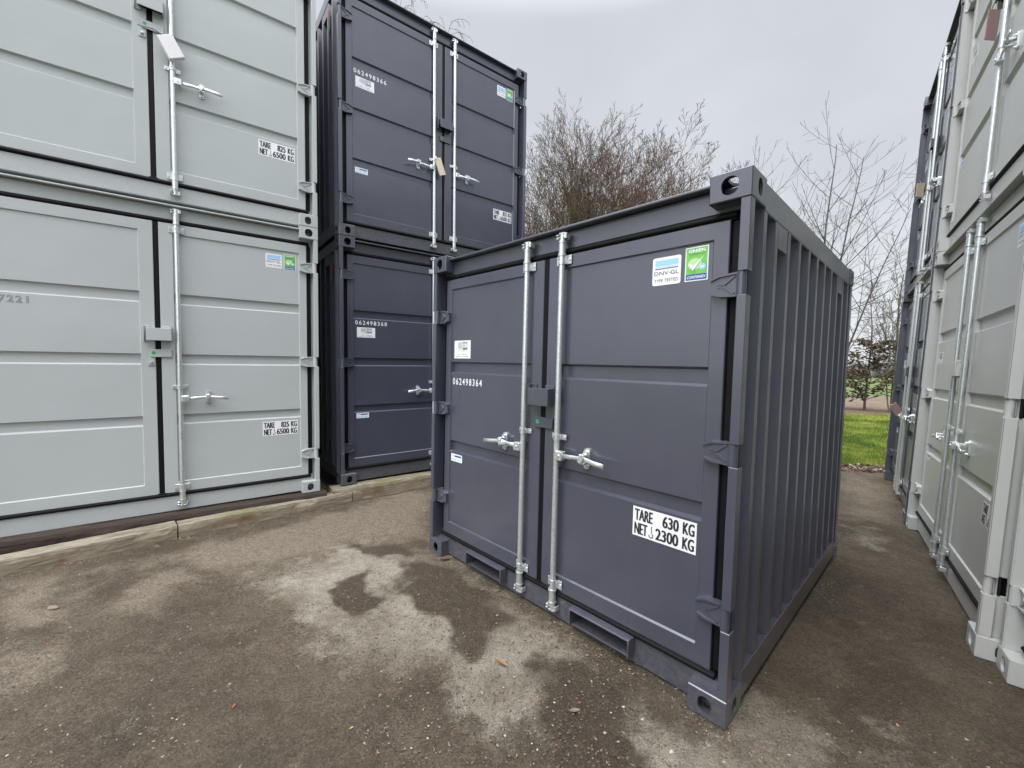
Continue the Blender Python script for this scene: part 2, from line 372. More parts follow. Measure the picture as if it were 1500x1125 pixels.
def cam_mesh(x, zb, up, mat):
    """locking cam at a rod end: sleeve, collar, hooked cam and its keeper"""
    b = MB(); y = .037; s = 1 if up else -1
    b.cyl((x, y, zb - s * .095), (x, y, zb - s * .02), .0205, mat, 16)
    b.cyl((x, y, zb - s * .103), (x, y, zb - s * .092), .0245, mat, 16); b.cyl((x, y, zb - s * .030), (x, y, zb - s * .022), .0235, mat, 16)
    b.cyl((x, y, zb - s * .02), (x, y, zb + s * .022), .014, mat, 12)
    b.box(x - .018, x + .014, y - .012, y + .012, zb - s * .004, zb + s * .004, mat, .002)
    b.box(x - .020, x + .016, y - .012, y + .012, zb + s * .016, zb + s * .026, mat, .003)
    b.cyl((x + .021, y - .004, zb - s * .008), (x + .021, y - .004, zb + s * .022), .0075, mat, 8)
    b.box(x - .034, x - .018, y - .018, y + .008, zb - s * .012, zb - s * .002, mat, .003)
    b.box(x - .036, x - .022, y - .018, y + .018, zb + s * .008, zb + s * .016, mat, .003)
    b.box(x - .036, x - .028, y - .006, .062, zb - s * .012, zb + s * .020, mat, .002); b.box(x + .026, x + .033, y - .010, .062, zb - s * .010, zb + s * .020, mat, .002)
    return b
def guide_mesh(x, z, h, mat):
    b = MB(); y = .037
    b.cyl((x, y, z - h / 2), (x, y, z + h / 2), .0205, mat, 18)
    for s in (-1, 1):
        b.box(x + s * .018, x + s * .052, .055, .0605, z - h * .46, z + h * .46, mat, .0025)
        b.box(x + s * .017, x + s * .022, .036, .058, z - h * .42, z + h * .42, mat, .001)
        b.cyl((x + s * .040, .050, z), (x + s * .040, .0555, z), .0075, mat, 8)
    b.cyl((x - .006, y - .0208, z), (x - .006, y - .016, z), .004, M_BLACK, 8)
    return b
def handle_mesh(x, z, d, mat):
    """handle on a rod at x, pointing in direction d (-1 left, +1 right)"""
    b = MB()
    b.box(x + d * .010, x + d * .058, .008, .046, z - .026, z + .026, mat, .004)
    b.cyl((x + d * .034, .003, z), (x + d * .034, .010, z), .008, mat, 10)
    pts = [(.050, .026, .0), (.110, .024, .003), (.160, .030, .007), (.190, .026, .010), (.215, .018, .008), (.275, .008, .001), (.335, .006, -.004)]
    hw = [.013, .012, .011, .014, .012, .0125, .0125]; ht = [.006, .005, .005, .010, .007, .006, .005]
    vs = []; fs = []
    for k, (dx, y, dz) in enumerate(pts):
        a, c = hw[k], ht[k]
        for u, v in ((-1, -.5), (-1, .5), (-.5, 1), (.5, 1), (1, .5), (1, -.5), (.5, -1), (-.5, -1)): vs.append((x + d * dx, y + v * c, z + dz + u * a))
    for k in range(len(pts) - 1):
        for i in range(8): fs.append((k * 8 + i, k * 8 + (i + 1) % 8, k * 8 + 8 + (i + 1) % 8, k * 8 + 8 + i))
    fs += [tuple(range(8)), tuple(range(len(vs) - 8, len(vs)))]
    b.add(vs, fs, mat, True)
    # retainer on the door: slotted oval plate with hook
    cx = x + d * .19
    b.prism(rrect(cx - .019, cx + .019, z - .052, z + .062, .0185, 5), .062, .0735, mat)
    b.cyl((cx, .046, z + .038), (cx, .064, z + .038), .013, mat, 12); b.cyl((cx, .050, z - .034), (cx, .064, z - .034), .010, mat, 12)
    b.box(cx - .017, cx + .012, .010, .062, z + .014, z + .034, mat, .004); b.box(cx - .014, cx + .016, .016, .052, z - .022, z - .008, mat, .004)
    b.prism([(cx - d * .022, z - .004), (cx + d * .004, z + .034), (cx + d * .020, z + .018), (cx - d * .004, z - .016)], .006, .020, mat)
    return b
def lockbox_mesh(c, z0, mat):
    b = MB(); z1 = z0 + .10
    b.box(c - .070, c + .088, .000, .006, z0, z1, mat, .003)
    b.box(c - .070, c - .064, .006, .060, z0 + .03, z1, mat, .002); b.box(c + .082, c + .088, .006, .063, z0, z1, mat, .002)
    b.box(c - .070, c + .088, .006, .063, z1 - .006, z1, mat, .002)
    b.box(c - .092, c - .050, .056, .063, z0 - .008, z1 + .022, mat, .002); b.box(c - .092, c - .086, .03, .056, z0 - .008, z1 + .022, mat, .002)
    b.box(c + .020, c + .090, .054, .063, z0 + .005, z1 + .018, mat, .002)
    b.box(c - .063, c + .081, .045, .062, z0 + .02, z1 - .01, M_IN, .001)
    return b
def sealplate_mesh(c, z0, mat):
    b = MB(); b.box(c - .052, c + .086, .050, .0585, z0, z0 + .064, mat, .003)
    b.flat(disc(c - .030, z0 + .034, .0135), .0493, M_DOT); b.flat(disc(c - .030, z0 + .034, .005), .0488, M_DGREEN)
    return b
def hasp_mesh(c, z0, mat):
    b = MB(); b.box(c - .068, c - .024, .057, .0635, z0, z0 + .058, mat, .003); b.box(c - .055, c - .038, .040, .057, z0 + .018, z0 + .034, M_ZINC, .003)
    b.cyl((c - .046, .036, z0 + .026), (c - .046, .041, z0 + .026), .008, M_ZINC, 10)
    return b
def frame_front_mesh(W_, H_, mat, forks):
    b = MB(); xa, xb = .1625, W_ - .1625; zt = .138
    if not forks: b.box(.056, W_ - .056, .068, .15, .012, zt, mat, .004)
    else:
        xs = [.056, .462, .812, W_ - .812, W_ - .462, W_ - .056]
        for i in (0, 2, 4): b.box(xs[i], xs[i + 1], .068, .15, .012, zt, mat, .004 if i == 9 else 0)
        for i in (1, 3):
            b.box(xs[i], xs[i + 1], .068, .15, .012, .050, mat, 0); b.box(xs[i], xs[i + 1], .068, .15, .132, zt, mat, 0)
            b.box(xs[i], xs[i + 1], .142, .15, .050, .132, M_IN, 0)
    return b
def fork_mesh(x0, x1, mat):
    b = MB(); t = .010
    b.box(x0, x1, .006, .0675, .136, .136 + t, mat, .002); b.box(x0, x0 + t, .006, .0675, .052, .1355, mat, .002); b.box(x1 - t, x1, .006, .0675, .052, .1355, mat, .002)
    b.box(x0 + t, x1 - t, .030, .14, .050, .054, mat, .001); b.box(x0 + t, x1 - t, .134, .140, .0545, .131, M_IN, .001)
    return b
def header_mesh(W_, H_, mat):
    b = MB(); b.box(.056, W_ - .056, .078, .14, H_ - .134, H_ - .037, mat, .003)
    return b
def roof_mesh(W_, D_, H_, mat):
    b = MB(); b.box(.163, W_ - .163, .030, .18, H_ - .034, H_ - .021, mat, .003)
    b.box(.056, W_ - .056, .181, D_ - .06, H_ - .034, H_ - .018, mat, .003)
    return b
def seal_mesh(W_, H_, c):
    b = MB()
    def round_bar(x0, x1, z0, z1, y):   # half-round rubber lip
        b.box(x0, x1, y, .12, z0, z1, M_RUB, .006)
    round_bar(c - .0185, c + .0185, .169, H_ - .17, .0665); round_bar(.072, W_ - .072, .139, .1685, .060)
    b.box(.072, W_ - .072, .074, .12, H_ - .1695, H_ - .1345, M_RUB, .002)
    b.cyl((.074, .075, H_ - .152), (W_ - .074, .075, H_ - .152), .0125, M_RUB, 14)
    b.cyl((.074, .064, .154), (W_ - .074, .064, .154), .0125, M_RUB, 14)
    round_bar(.053, .0945, .1695, H_ - .17, .080); round_bar(W_ - .0945, W_ - .053, .1695, H_ - .17, .080)
    b.box(c - .03, c + .03, .056, .065, .150, .176, M_RUB, .004)
    return b
def serial_mesh(num, x0, z0, x1, z1, mat, outline):
    b = MB(); y = YP - .0012
    if outline:
        put_text(b, num, x0, x1, z0, z1, y, M_OUTL, .022, 1.25); put_text(b, num, x0 + .002, x1 - .002, z0 + .002, z1 - .002, y - .0006, mat, -.022, 1.25)
    else: put_text(b, num, x0, x1, z0, z1, y, M_WHITE, .012, 1.35)
    return b
def tare_mesh(l1, l2, x0, z0, small):
    b = MB(); w, h = (.312, .144) if small else (.298, .137); y = YP - .001
    b.box(x0, x0 + w, y, y + .0005, z0, z0 + h, M_WHITE, 0); y -= .0006
    X = lambda f: x0 + w * f; Z = lambda f: z0 + h * f
    fat_text(b, 'TARE', X(.03), X(.335), Z(.545), Z(.93), y, M_BLACK); fat_text(b, l1, X(.49 if small else .51), X(.745), Z(.545), Z(.93), y, M_BLACK); fat_text(b, 'KG', X(.80), X(.975), Z(.545), Z(.93), y, M_BLACK)
    fat_text(b, 'NET', X(.03), X(.255), Z(.07), Z(.455), y, M_BLACK); fat_text(b, l2, X(.385), X(.745), Z(.07), Z(.455), y, M_BLACK); fat_text(b, 'KG', X(.80), X(.975), Z(.07), Z(.455), y, M_BLACK)
    # crane hook symbol
    hx = X(.315); b.flat([(hx, Z(.46)), (hx + .004, Z(.46)), (hx + .004, Z(.22)), (hx, Z(.22))], y, M_BLACK)
    for i in range(8):
        a0, a1 = rad(70 - i * 34), rad(70 - (i + 1) * 34); r0, r1 = .0075, .0125
        b.flat([(hx + r0 * math.cos(a0), Z(.14) + r0 * math.sin(a0)), (hx + r1 * math.cos(a0), Z(.14) + r1 * math.sin(a0)), (hx + r1 * math.cos(a1), Z(.14) + r1 * math.sin(a1)), (hx + r0 * math.cos(a1), Z(.14) + r0 * math.sin(a1))], y, M_BLACK)
    return b
def dnv_mesh(x0, z0):
    b = MB(); w, h = .136, .128; y = YP - .001; X = lambda f: x0 + w * f; Z = lambda f: z0 + h * f
    b.prism(rrect(x0, x0 + w, z0, z0 + h, .010), y, y + .0005, M_WHITE); y -= .0006
    R = lambda a, c, e, f, m: b.flat([(X(a), Z(e)), (X(c), Z(e)), (X(c), Z(f)), (X(a), Z(f))], y, m)
    R(.09, .91, .70, .90, M_SKYB); R(.09, .91, .645, .665, M_SKYB); R(.09, .91, .575, .61, M_NAVY)
    put_text(b, 'DNV\u00b7GL', X(.07), X(.93), Z(.36), Z(.50), y, M_BLACK, .006); put_text(b, 'TYPE TESTED', X(.07), X(.93), Z(.11), Z(.225), y, M_BLACK, 0)
    return b
def green_mesh(x0, z0):
    b = MB(); w, h = .101, .148; y = YP - .001; X = lambda f: x0 + w * f; Z = lambda f: z0 + h * f
    b.box(x0, x0 + w, y, y + .0005, z0, z0 + h, M_WHITE, 0); y -= .0005
    R = lambda a, c, e, f, m, yy: b.flat([(X(a), Z(e)), (X(c), Z(e)), (X(c), Z(f)), (X(a), Z(f))], yy, m)
    R(.045, .955, .205, .97, M_GREEN, y); R(.045, .955, .03, .20, M_NAVY, y)
    b.flat(disc(X(.42), Z(.50), w * .30, 20, h * .17), y - .0003, M_PGREEN)
    put_text(b, 'GREEN', X(.14), X(.86), Z(.84), Z(.93), y - .0005, M_WHITE, .03); put_text(b, 'TECHNOLOGY', X(.16), X(.84), Z(.765), Z(.81), y - .0005, M_DGREEN, 0)
    b.flat([(X(.16), Z(.50)), (X(.22), Z(.53)), (X(.36), Z(.44)), (X(.36), Z(.30))], y - .0006, M_WHITE); b.flat([(X(.36), Z(.30)), (X(.36), Z(.44)), (X(.82), Z(.73))], y - .0006, M_WHITE)
    b.flat([(X(.36), Z(.30)), (X(.82), Z(.73)), (X(.40), Z(.29))], y - .0006, M_DGREEN)
    b.flat(disc(X(.76), Z(.40), w * .135, 20), y - .0006, M_SKYB); R(.68, .84, .385, .415, M_WHITE, y - .0009)
    put_text(b, 'CONTAINEX', X(.09), X(.89), Z(.075), Z(.155), y - .0005, M_WHITE, .02, 1.0, .3)
    return b
def logo_mesh(x0, z0, w, h):
    """white owner's sticker with a small drawing of a container and lettering"""
    b = MB(); y = YP - .001; X = lambda f: x0 + w * f; Z = lambda f: z0 + h * f
    b.box(x0, x0 + w, y, y + .0005, z0, z0 + h, M_WHITE, 0); y -= .0005
    for i in range(5):
        a = .22 + i * .060; b.flat([(X(a), Z(.58 - i * .018)), (X(a + .036), Z(.57 - i * .018)), (X(a + .036), Z(.89 + i * .012)), (X(a), Z(.885 + i * .012))], y, M_GREY)
    b.flat([(X(.53), Z(.47)), (X(.82), Z(.52)), (X(.82), Z(.92)), (X(.53), Z(.95))], y, M_GREY)
    put_text(b, 'CBS', X(.56), X(.80), Z(.62), Z(.82), y - .0004, M_WHITE, .03); b.flat([(X(.53), Z(.47)), (X(.82), Z(.51)), (X(.82), Z(.56)), (X(.53), Z(.53))], y - .0003, M_BLACK)
    b.flat([(X(.22), Z(.53)), (X(.53), Z(.38)), (X(.53), Z(.41)), (X(.22), Z(.555))], y, M_GREY); b.flat([(X(.53), Z(.38)), (X(.82), Z(.43)), (X(.82), Z(.455)), (X(.53), Z(.41))], y, M_GREY)
    for a, c in ((.24, .40), (.50, .78)): b.flat([(X(a), Z(.21)), (X(c), Z(.21)), (X(c), Z(.245)), (X(a), Z(.245))], y, M_GREY)
    for a, c in ((.08, .36), (.42, .50), (.56, .90)): b.flat([(X(a), Z(.08)), (X(c), Z(.08)), (X(c), Z(.12)), (X(a), Z(.12))], y, M_GREY)
    return b
def small_mesh(x0, z0, w=.134, h=.056):
    b = MB(); y = YP - .001; X = lambda f: x0 + w * f; Z = lambda f: z0 + h * f
    b.box(x0, x0 + w, y, y + .0005, z0, z0 + h, M_WHITE, 0); y -= .0005
    b.flat([(X(.12), Z(.66)), (X(.28), Z(.66)), (X(.34), Z(.84)), (X(.06), Z(.84))], y, M_SKYB); b.flat([(X(.32), Z(.60)), (X(.92), Z(.60)), (X(.92), Z(.84)), (X(.36), Z(.84))], y, M_NAVY)
    for a, c in ((.08, .24), (.30, .52), (.60, .90)): b.flat([(X(a), Z(.16)), (X(c), Z(.16)), (X(c), Z(.34)), (X(a), Z(.34))], y, M_SKYB)
    return b

_CACHE = {}
def cached(key, fn):
    if key not in _CACHE: _CACHE[key] = fn().mesh(key[0])
    return _CACHE[key]

def container(mw, spec, mat, label, group, serial=None, rods=(0, 1), forks=False, outline=False, logo_above=True):
    """mw: world matrix of the front left bottom corner"""
    W_, D_, H_ = (2.2, 2.438, 2.26) if spec == 'small' else (2.438, 2.991, 2.591)
    root = bpy.data.objects.new('shipping_container', None); COL.objects.link(root); root.matrix_world = mw; root.empty_display_size = .3
    tag(root, label, 'shipping container', group)
    K = (spec, mat.name); c = W_ / 2
    def P(name, args, fn, parent=root): return link(name, cached((name, K) + args, fn), parent)
    P('bottom_rail', (forks,), lambda: frame_front_mesh(W_, H_, mat, forks)); P('header_beam', (), lambda: header_mesh(W_, H_, mat)); P('roof', (), lambda: roof_mesh(W_, D_, H_, mat))
    P('door_seal', (), lambda: seal_mesh(W_, H_, c)); P('back_wall', (), lambda: back_mesh(W_, D_, H_, mat))
    for sx in (0, 1):
        sw = P('side_wall', (sx,), lambda: wall_side_mesh(sx, W_, D_, H_, mat)); P('corner_post', (sx,), lambda: post_mesh(sx, W_, H_, mat))
        fx = (lambda x: x) if sx == 0 else (lambda x: W_ - x)
        for y0 in (.392, .392 + .2087 * (7 if spec == 'small' else 10)):
            def vent():
                b = MB(); b.box(fx(.0065), fx(.043), y0 + .001, y0 + .150, H_ - .235, H_ - .127, mat, .002); return b
            P('vent_cover', (sx, y0), vent, sw)
        for sy in (0, 1):
            for top in (0, 1): P('corner_casting', (sx, sy, top), lambda: casting_mesh(sx, sy, top, W_, D_, H_, mat))
    hz = (1.815, 1.127, .447) if spec == 'small' else (2.205, 1.292, .383)
    gap = .047; lo = .1155
    zs = sorted(hz)
    segs = [(lo, zs[0] - gap), (zs[0] + gap, zs[1] - gap), (zs[1] + gap, zs[2] - gap), (zs[2] + gap, H_ - .1155)]
    for sx in (0, 1):
        for s0, s1 in segs: P('hinge_cover', (sx, round(s0, 3)), lambda: cover_mesh(sx, W_, s0, s1, mat))
    for sx in (0, 1):
        x0, x1, xa, xb = (.098, c - .021, .158, c - .107) if sx == 0 else (c + .021, W_ - .098, c + .107, W_ - .158)
        dr = P('door', (sx,), lambda: door_mesh(x0, x1, xa, xb, H_, spec, mat))
        for z in hz: P('hinge', (sx, z), lambda: hinge_mesh(sx, W_, z, mat), dr)
        if sx == 0:
            if spec == 'small': nb = (.178, 1.311, .516, 1.361); lg = (.190, 1.507, .192, .130); sm = (.171, .734)
            else: nb = (.178, 1.697, .525, 1.742); lg = (.196, 1.562, .196, .108); sm = (.186, .690)
            if serial:
                if outline: nb = (.364, 1.690, .508, 1.741)
                P('serial_number', (serial,), lambda: serial_mesh(serial, *nb, mat, outline), dr)
            if not outline: P('owner_sticker', (), lambda: logo_mesh(*lg), dr)
            P('inspection_sticker', (), lambda: small_mesh(*sm), dr)
        else:
            if spec == 'small': P('weight_sticker', (), lambda: tare_mesh('630', '2300', 1.708, .646, True), dr); P('type_approval_sticker', (), lambda: dnv_mesh(1.762, 1.857), dr); P('green_sticker', (), lambda: green_mesh(1.917, 1.858), dr)
            else: P('weight_sticker', (), lambda: tare_mesh('825', '6500', 1.955, .586, False), dr); P('type_approval_sticker', (), lambda: dnv_mesh(1.998, 2.172), dr); P('green_sticker', (), lambda: green_mesh(2.150, 2.166), dr)
    for i in rods:
        x = c + (-.135 if i == 0 else .135); d = -1 if i == 0 else 1
        r = P('locking_rod', (i,), lambda: rod_mesh(x, H_, M_ZINC)); HZ = .968
        P('lock_handle', (i,), lambda: handle_mesh(x, HZ, d, M_ZINC), r)
        for z, h in ((.212, .055), (1.068, .034), (H_ - .218 if spec != 'small' else H_ - .200, .055)): P('rod_guide', (i, z), lambda: guide_mesh(x, z, h, M_ZINC), r)
        P('locking_cam', (i, 0), lambda: cam_mesh(x, .082, False, M_ZINC), r); P('locking_cam', (i, 1), lambda: cam_mesh(x, H_ - .078, True, M_ZINC), r)
    zl = 1.237 if spec == 'small' else 1.452
    lb = P('lock_box', (), lambda: lockbox_mesh(c, zl, mat)); P('seal_plate', (), lambda: sealplate_mesh(c, zl - .135, mat))
    if outline: P('hasp', (), lambda: hasp_mesh(c, zl - .205, mat))
    if forks:
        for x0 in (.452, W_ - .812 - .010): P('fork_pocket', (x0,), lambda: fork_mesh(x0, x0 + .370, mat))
    return root

# ---------------------------------------------------------------- placing the stacks
def pose(ox, oy, oz, yaw, tx, ty):
    return Matrix.Translation((ox, oy, oz)) @ Matrix.Rotation(rad(ty), 4, 'Y') @ Matrix.Rotation(rad(tx), 4, 'X') @ Matrix.Rotation(rad(yaw), 4, 'Z')
T = Matrix.Translation
FM = pose(-.6195, 3.2293, 0, -46.1877, 0, 0)
FL = pose(-1.8984, 4.1548, .1572, 37.213, .0597, -.6254) @ T((-2.438, 0, 0))
FD = pose(-1.7607, 4.3293, .1583, 37.866, .2766, -.6404)
FA = pose(3.8869, 4.0504, .0008, -126.9822, .6561, 1.756)
FC = pose(5.3576, 5.9551, -.0178, -127.9915, .6561, 1.756)
UP = T((0, 0, 2.594))
main_c = container(FM, 'small', M_DARK, 'small dark grey container standing alone on the yard with two fork pockets under its doors', None, '062498364', forks=True)
container(FL, 'large', M_LIGHT, 'light grey container on the dark timber at the left, lower of its stack', 'light grey containers', '7221', rods=(1,), outline=True)
container(FL @ UP, 'large', M_LIGHT, 'light grey container at the left edge with a white box on its rod, upper one', 'light grey containers', None, rods=(1,), outline=True)
container(FD, 'large', M_DARK, 'dark grey container numbered 062498368 half hidden behind the small one, lower of its stack', 'dark grey stacked containers', '062498368')
container(FD @ UP, 'large', M_DARK, 'dark grey container numbered 062498366 with a cream tag on its lock, upper of its stack', 'dark grey stacked containers', '062498366')
container(FA, 'large', M_LIGHT2, 'light grey container on the ground at the right, lower of the near right stack', 'light grey containers')
container(FA @ UP, 'large', M_LIGHT2, 'light grey container cut by the top right corner, upper of the near right stack', 'light grey containers', rods=(1,))
container(FA @ T((2.466, .07, .004)), 'large', M_LIGHT2, 'light grey container of which only one corner shows at the bottom right edge', 'light grey containers')
container(FC, 'large', M_DARK, 'dark grey container beyond the light ones at right, lower of its stack, beside the lawn', 'dark grey stacked containers')
container(FC @ UP, 'large', M_DARK, 'dark grey container high at right against the sky, upper of the far right stack', 'dark grey stacked containers')

# unseen containers added to the right hand row to shade the aisle from that side
container(FA @ T((2.466, .07, .004)) @ UP, 'large', M_LIGHT2, 'unseen light grey container added above the one at the right edge to shade the aisle', 'light grey containers')
for k_ in (0, 1): container(FA @ T((4.935, .03, .004)) @ (UP if k_ else T((0, 0, 0))), 'large', M_DARK, 'unseen dark grey container added beside the camera to shade the aisle, %s of its stack' % ('upper' if k_ else 'lower'), 'dark grey stacked containers')
# red and green mark on the side of both dark containers of the left stack
for r_ in [o for o in COL.objects if o.get('label', '').startswith('dark grey container numbered')]:
    b = MB(); b.box(.0045, .0065, .276, .330, 2.262, 2.362, M_RED, 0); b.box(.0045, .0065, .276, .330, 2.160, 2.2615, M_DGREEN, 0)
    link('colour_mark', b.mesh('colour_mark'), [c for c in r_.children if c.name.startswith('side_wall')][0])

# ---------------------------------------------------------------- tags hung on the locks
def hung(name, mb, mw, label, cat):
    o = link(name, mb.mesh(name)); o.matrix_world = mw; tag(o, label, cat); return o
b = MB(); b.box(-.055, .055, -.022, .022, -.17, 0, M_PLASTIC, .004); b.cyl((0, 0, -.002), (-.05, .0, .05), .003, M_BLACK, 6); b.cyl((-.05, 0, .05), (-.13, .03, .10), .003, M_BLACK, 6)
hung('hanging_box', b, FL @ UP @ T((1.310, -.012, 1.275)) @ Matrix.Rotation(rad(-28), 4, 'Y'), 'white flat plastic box hung slanting on the rod of the upper left container', 'plastic box')
b = MB(); b.box(-.042, .042, -.003, .003, -.19, 0, M_CREAM, .001); b.cyl((0, .0, .0), (-.03, .01, .02), .002, M_WHITE, 6); b.box(-.045, -.01, -.008, -.003, -.01, .02, M_WHITE, .002)
hung('card_tag', b, FD @ UP @ T((1.10, -.012, 1.075)) @ Matrix.Rotation(rad(-22), 4, 'Y'), 'cream card tag hung slanting on the left lock handle of the upper dark container', 'tag')
b = MB(); b.box(-.045, .045, -.003, .003, -.15, 0, M_CREAM, .001); b.cyl((0, 0, 0), (.03, .01, .03), .002, M_WHITE, 6)
hung('card_tag', b, FC @ UP @ T((1.10, -.03, 1.14)) @ Matrix.Rotation(rad(10), 4, 'Y') @ Matrix.Rotation(rad(-50), 4, 'Z'), 'cream card tag on the upper far right dark container', 'tag')
b = MB(); b.box(-.05, .05, -.003, .003, -.15, 0, M_PINK, .001); b.cyl((0, 0, 0), (.04, .01, .03), .002, M_WHITE, 6)
hung('card_tag', b, FC @ T((1.10, -.07, 1.10)) @ Matrix.Rotation(rad(-50), 4, 'Z') @ Matrix.Rotation(rad(42), 4, 'Y'), 'dull pink tag on the rod of the lower far right dark container', 'tag')
b = MB(); b.box(-.05, .05, -.003, .003, -.17, 0, M_PINK, .001); b.cyl((0, 0, 0), (.02, .02, .03), .002, M_WHITE, 6)
hung('card_tag', b, FA @ UP @ T((1.56, -.05, 1.20)) @ Matrix.Rotation(rad(12), 4, 'Y') @ Matrix.Rotation(rad(-40), 4, 'Z'), 'dull pink tag on the rod of the upper near right light container', 'tag')

# ---------------------------------------------------------------- timbers under the left stacks
def wood(name, c1, c2, moss):
    m, t, b = newmat(name)
    tc = N(t, 'ShaderNodeTexCoord'); mp = N(t, 'ShaderNodeMapping'); mp.inputs['Scale'].default_value = (1.6, 14, 14)
    n = N(t, 'ShaderNodeTexNoise'); n.inputs['Scale'].default_value = 3; n.inputs['Detail'].default_value = 8; n.inputs['Roughness'].default_value = .7; n.inputs['Distortion'].default_value = .6
    n2 = N(t, 'ShaderNodeTexNoise'); n2.inputs['Scale'].default_value = 3.4; n2.inputs['Detail'].default_value = 7; n2.inputs['Roughness'].default_value = .68
    t.links.new(tc.outputs['Object'], mp.inputs[0]); t.links.new(mp.outputs[0], n.inputs['Vector']); t.links.new(tc.outputs['Object'], n2.inputs['Vector'])
    r = N(t, 'ShaderNodeMapRange'); r.inputs['From Min'].default_value = .36; r.inputs['From Max'].default_value = .64; t.links.new(n.outputs['Fac'], r.inputs[0])
    mx = N(t, 'ShaderNodeMix', data_type='RGBA'); mx.inputs['A'].default_value = col4(c1); mx.inputs['B'].default_value = col4(c2); t.links.new(r.outputs[0], mx.inputs['Factor'])
    r2 = N(t, 'ShaderNodeMapRange'); r2.inputs['From Min'].default_value = .5; r2.inputs['From Max'].default_value = .66; t.links.new(n2.outputs['Fac'], r2.inputs[0])
    mx2 = N(t, 'ShaderNodeMix', data_type='RGBA'); mx2.inputs['B'].default_value = col4(moss); t.links.new(mx.outputs['Result'], mx2.inputs['A']); t.links.new(r2.outputs[0], mx2.inputs['Factor'])
    t.links.new(mx2.outputs['Result'], b.inputs['Base Color']); b.inputs['Roughness'].default_value = .85
    bp = N(t, 'ShaderNodeBump'); bp.inputs['Strength'].default_value = .8; bp.inputs['Distance'].default_value = .01; t.links.new(n.outputs['Fac'], bp.inputs['Height']); t.links.new(bp.outputs[0], b.inputs['Normal'])
    return m
M_WD = wood('weathered_dark_timber', (.018, .011, .008), (.050, .033, .022), (.030, .021, .015))
M_WP = wood('weathered_pale_timber', (.150, .118, .080), (.31, .262, .19), (.16, .095, .052))
M_WM = wood('mossy_timber_top', (.10, .082, .055), (.30, .27, .20), (.15, .14, .065))
def beam(p, q, back, z0, z1, mat, mtop, label, seed):
    """timber with worn, uneven edges from p to q (front bottom line)"""
    rnd = random.Random(seed); p = Vector(p); q = Vector(q); L = (q - p).length
    n = int(L / .03); rings = []
    prof = [(0, 0), (0, .25), (0, .5), (0, .75), (.04, .95), (.16, 1), (.5, 1), (.84, 1), (.97, .95), (1, .5), (1, 0)]
    w = back; vs = []; fs = []; ms = []
    ph = [rnd.uniform(0, 6) for _ in range(8)]
    ch = [0.0]*(n+1)
    for k in range(n + 1):
        x = L * k / n
        wob = .0025 * math.sin(x * 2.1 + ph[0]) + .002 * math.sin(x * 7 + ph[1]); chip = max(0, math.sin(x * 5.3 + ph[2]) + math.sin(x * 13.7 + ph[3]) - .7) * .013
        for j, (a, c) in enumerate(prof):
            y = a * w + (wob if j < 6 else 0) + (chip if j in (3, 4) else 0) + rnd.uniform(-.0012, .0012)
            z = z0 + c * (z1 - z0) - (chip * .8 if j in (4, 5) else 0) + rnd.uniform(-.0012, .0012) * (c > .1)
            vs.append((x, y, z))
    m = len(prof)
    b = MB()
    f_front = [(k * m + j, (k + 1) * m + j, (k + 1) * m + j + 1, k * m + j + 1) for k in range(n) for j in range(m - 1)]
    for f in f_front:
        j = f[0] % m
        b.s.append(False); b.f.append(f); b.m.append(b.mi(mtop if 3 <= j <= 8 else mat))
    b.v = vs
    b.f.append(tuple(range(m))); b.m.append(b.mi(mat)); b.s.append(False); b.f.append(tuple(range(n * m, n * m + m))); b.m.append(b.mi(mat)); b.s.append(False)
    o = link('timber_beam', b.mesh('timber_beam')); d = (q - p)
    o.matrix_world = Matrix.Translation((p.x, p.y, 0)) @ Matrix.Rotation(math.atan2(d.y, d.x), 4, 'Z')
    tag(o, label, 'timber beam', 'timber beams under the left stacks'); return o
FLr = pose(-1.8984, 4.1548, 0, 37.213, 0, 0)
def L2(x, y): return FLr @ Vector((x, y, 0))
beam(L2(-3.4, -.035), L2(.055, -.035), .20, 0, .151, M_WD, M_WD, 'dark brown timber directly under the light grey stack at the left', 1)
beam(L2(.115, -.020), L2(2.75, .005), .20, 0, .153, M_WP, M_WM, 'pale mossy timber directly under the dark grey stack on the left', 2)
beam(L2(-3.4, -.56), L2(-1.12, -.195), .16, 0, .112, M_WP, M_WM, 'long pale kerb timber lying on the yard at the left edge of the photo', 3)
beam(L2(-1.112, -.192), L2(.30, -.036), .14, 0, .108, M_WP, M_WM, 'pale kerb timber in front of the light grey container, middle of the row', 4)
beam(L2(.308, -.035), L2(2.6, .49), .14, 0, .105, M_WP, M_WM, 'pale kerb timber running behind the small dark container', 5)

# ---------------------------------------------------------------- yard surface
PALE = [[(-1.68,2.72),(-1.52,2.96),(-1.28,3.37),(-1.04,3.41),(-.62,3.12),(-.2,2.79),(.23,2.32),(.76,1.64),(.88,1.55),(1.05,1.73),(1.15,1.68),(1.31,1.63),(1.34,1.51),(1.05,1.31),(.37,1.3),(.28,1.48),(.18,1.7),(.01,1.62),(-.1,1.57),(-.19,1.66),(-.29,1.83),(-.31,2.02),(-.52,2.04),(-.69,1.99),(-.83,2.05),(-1.13,2.2),(-1.22,2.42),(-1.53,2.64)],
 [(3.21,3.97),(2.87,3.49),(3.17,3.26),(3.56,3.67),(3.52,3.9)],[(1.57,1.7),(1.64,1.7),(1.54,1.59),(1.47,1.6)],[(-1.67,1.67),(-1.52,1.69),(-1.45,1.79),(-1.42,1.55),(-1.54,1.46)]]
PW = [1.0, .5, .7, .3]
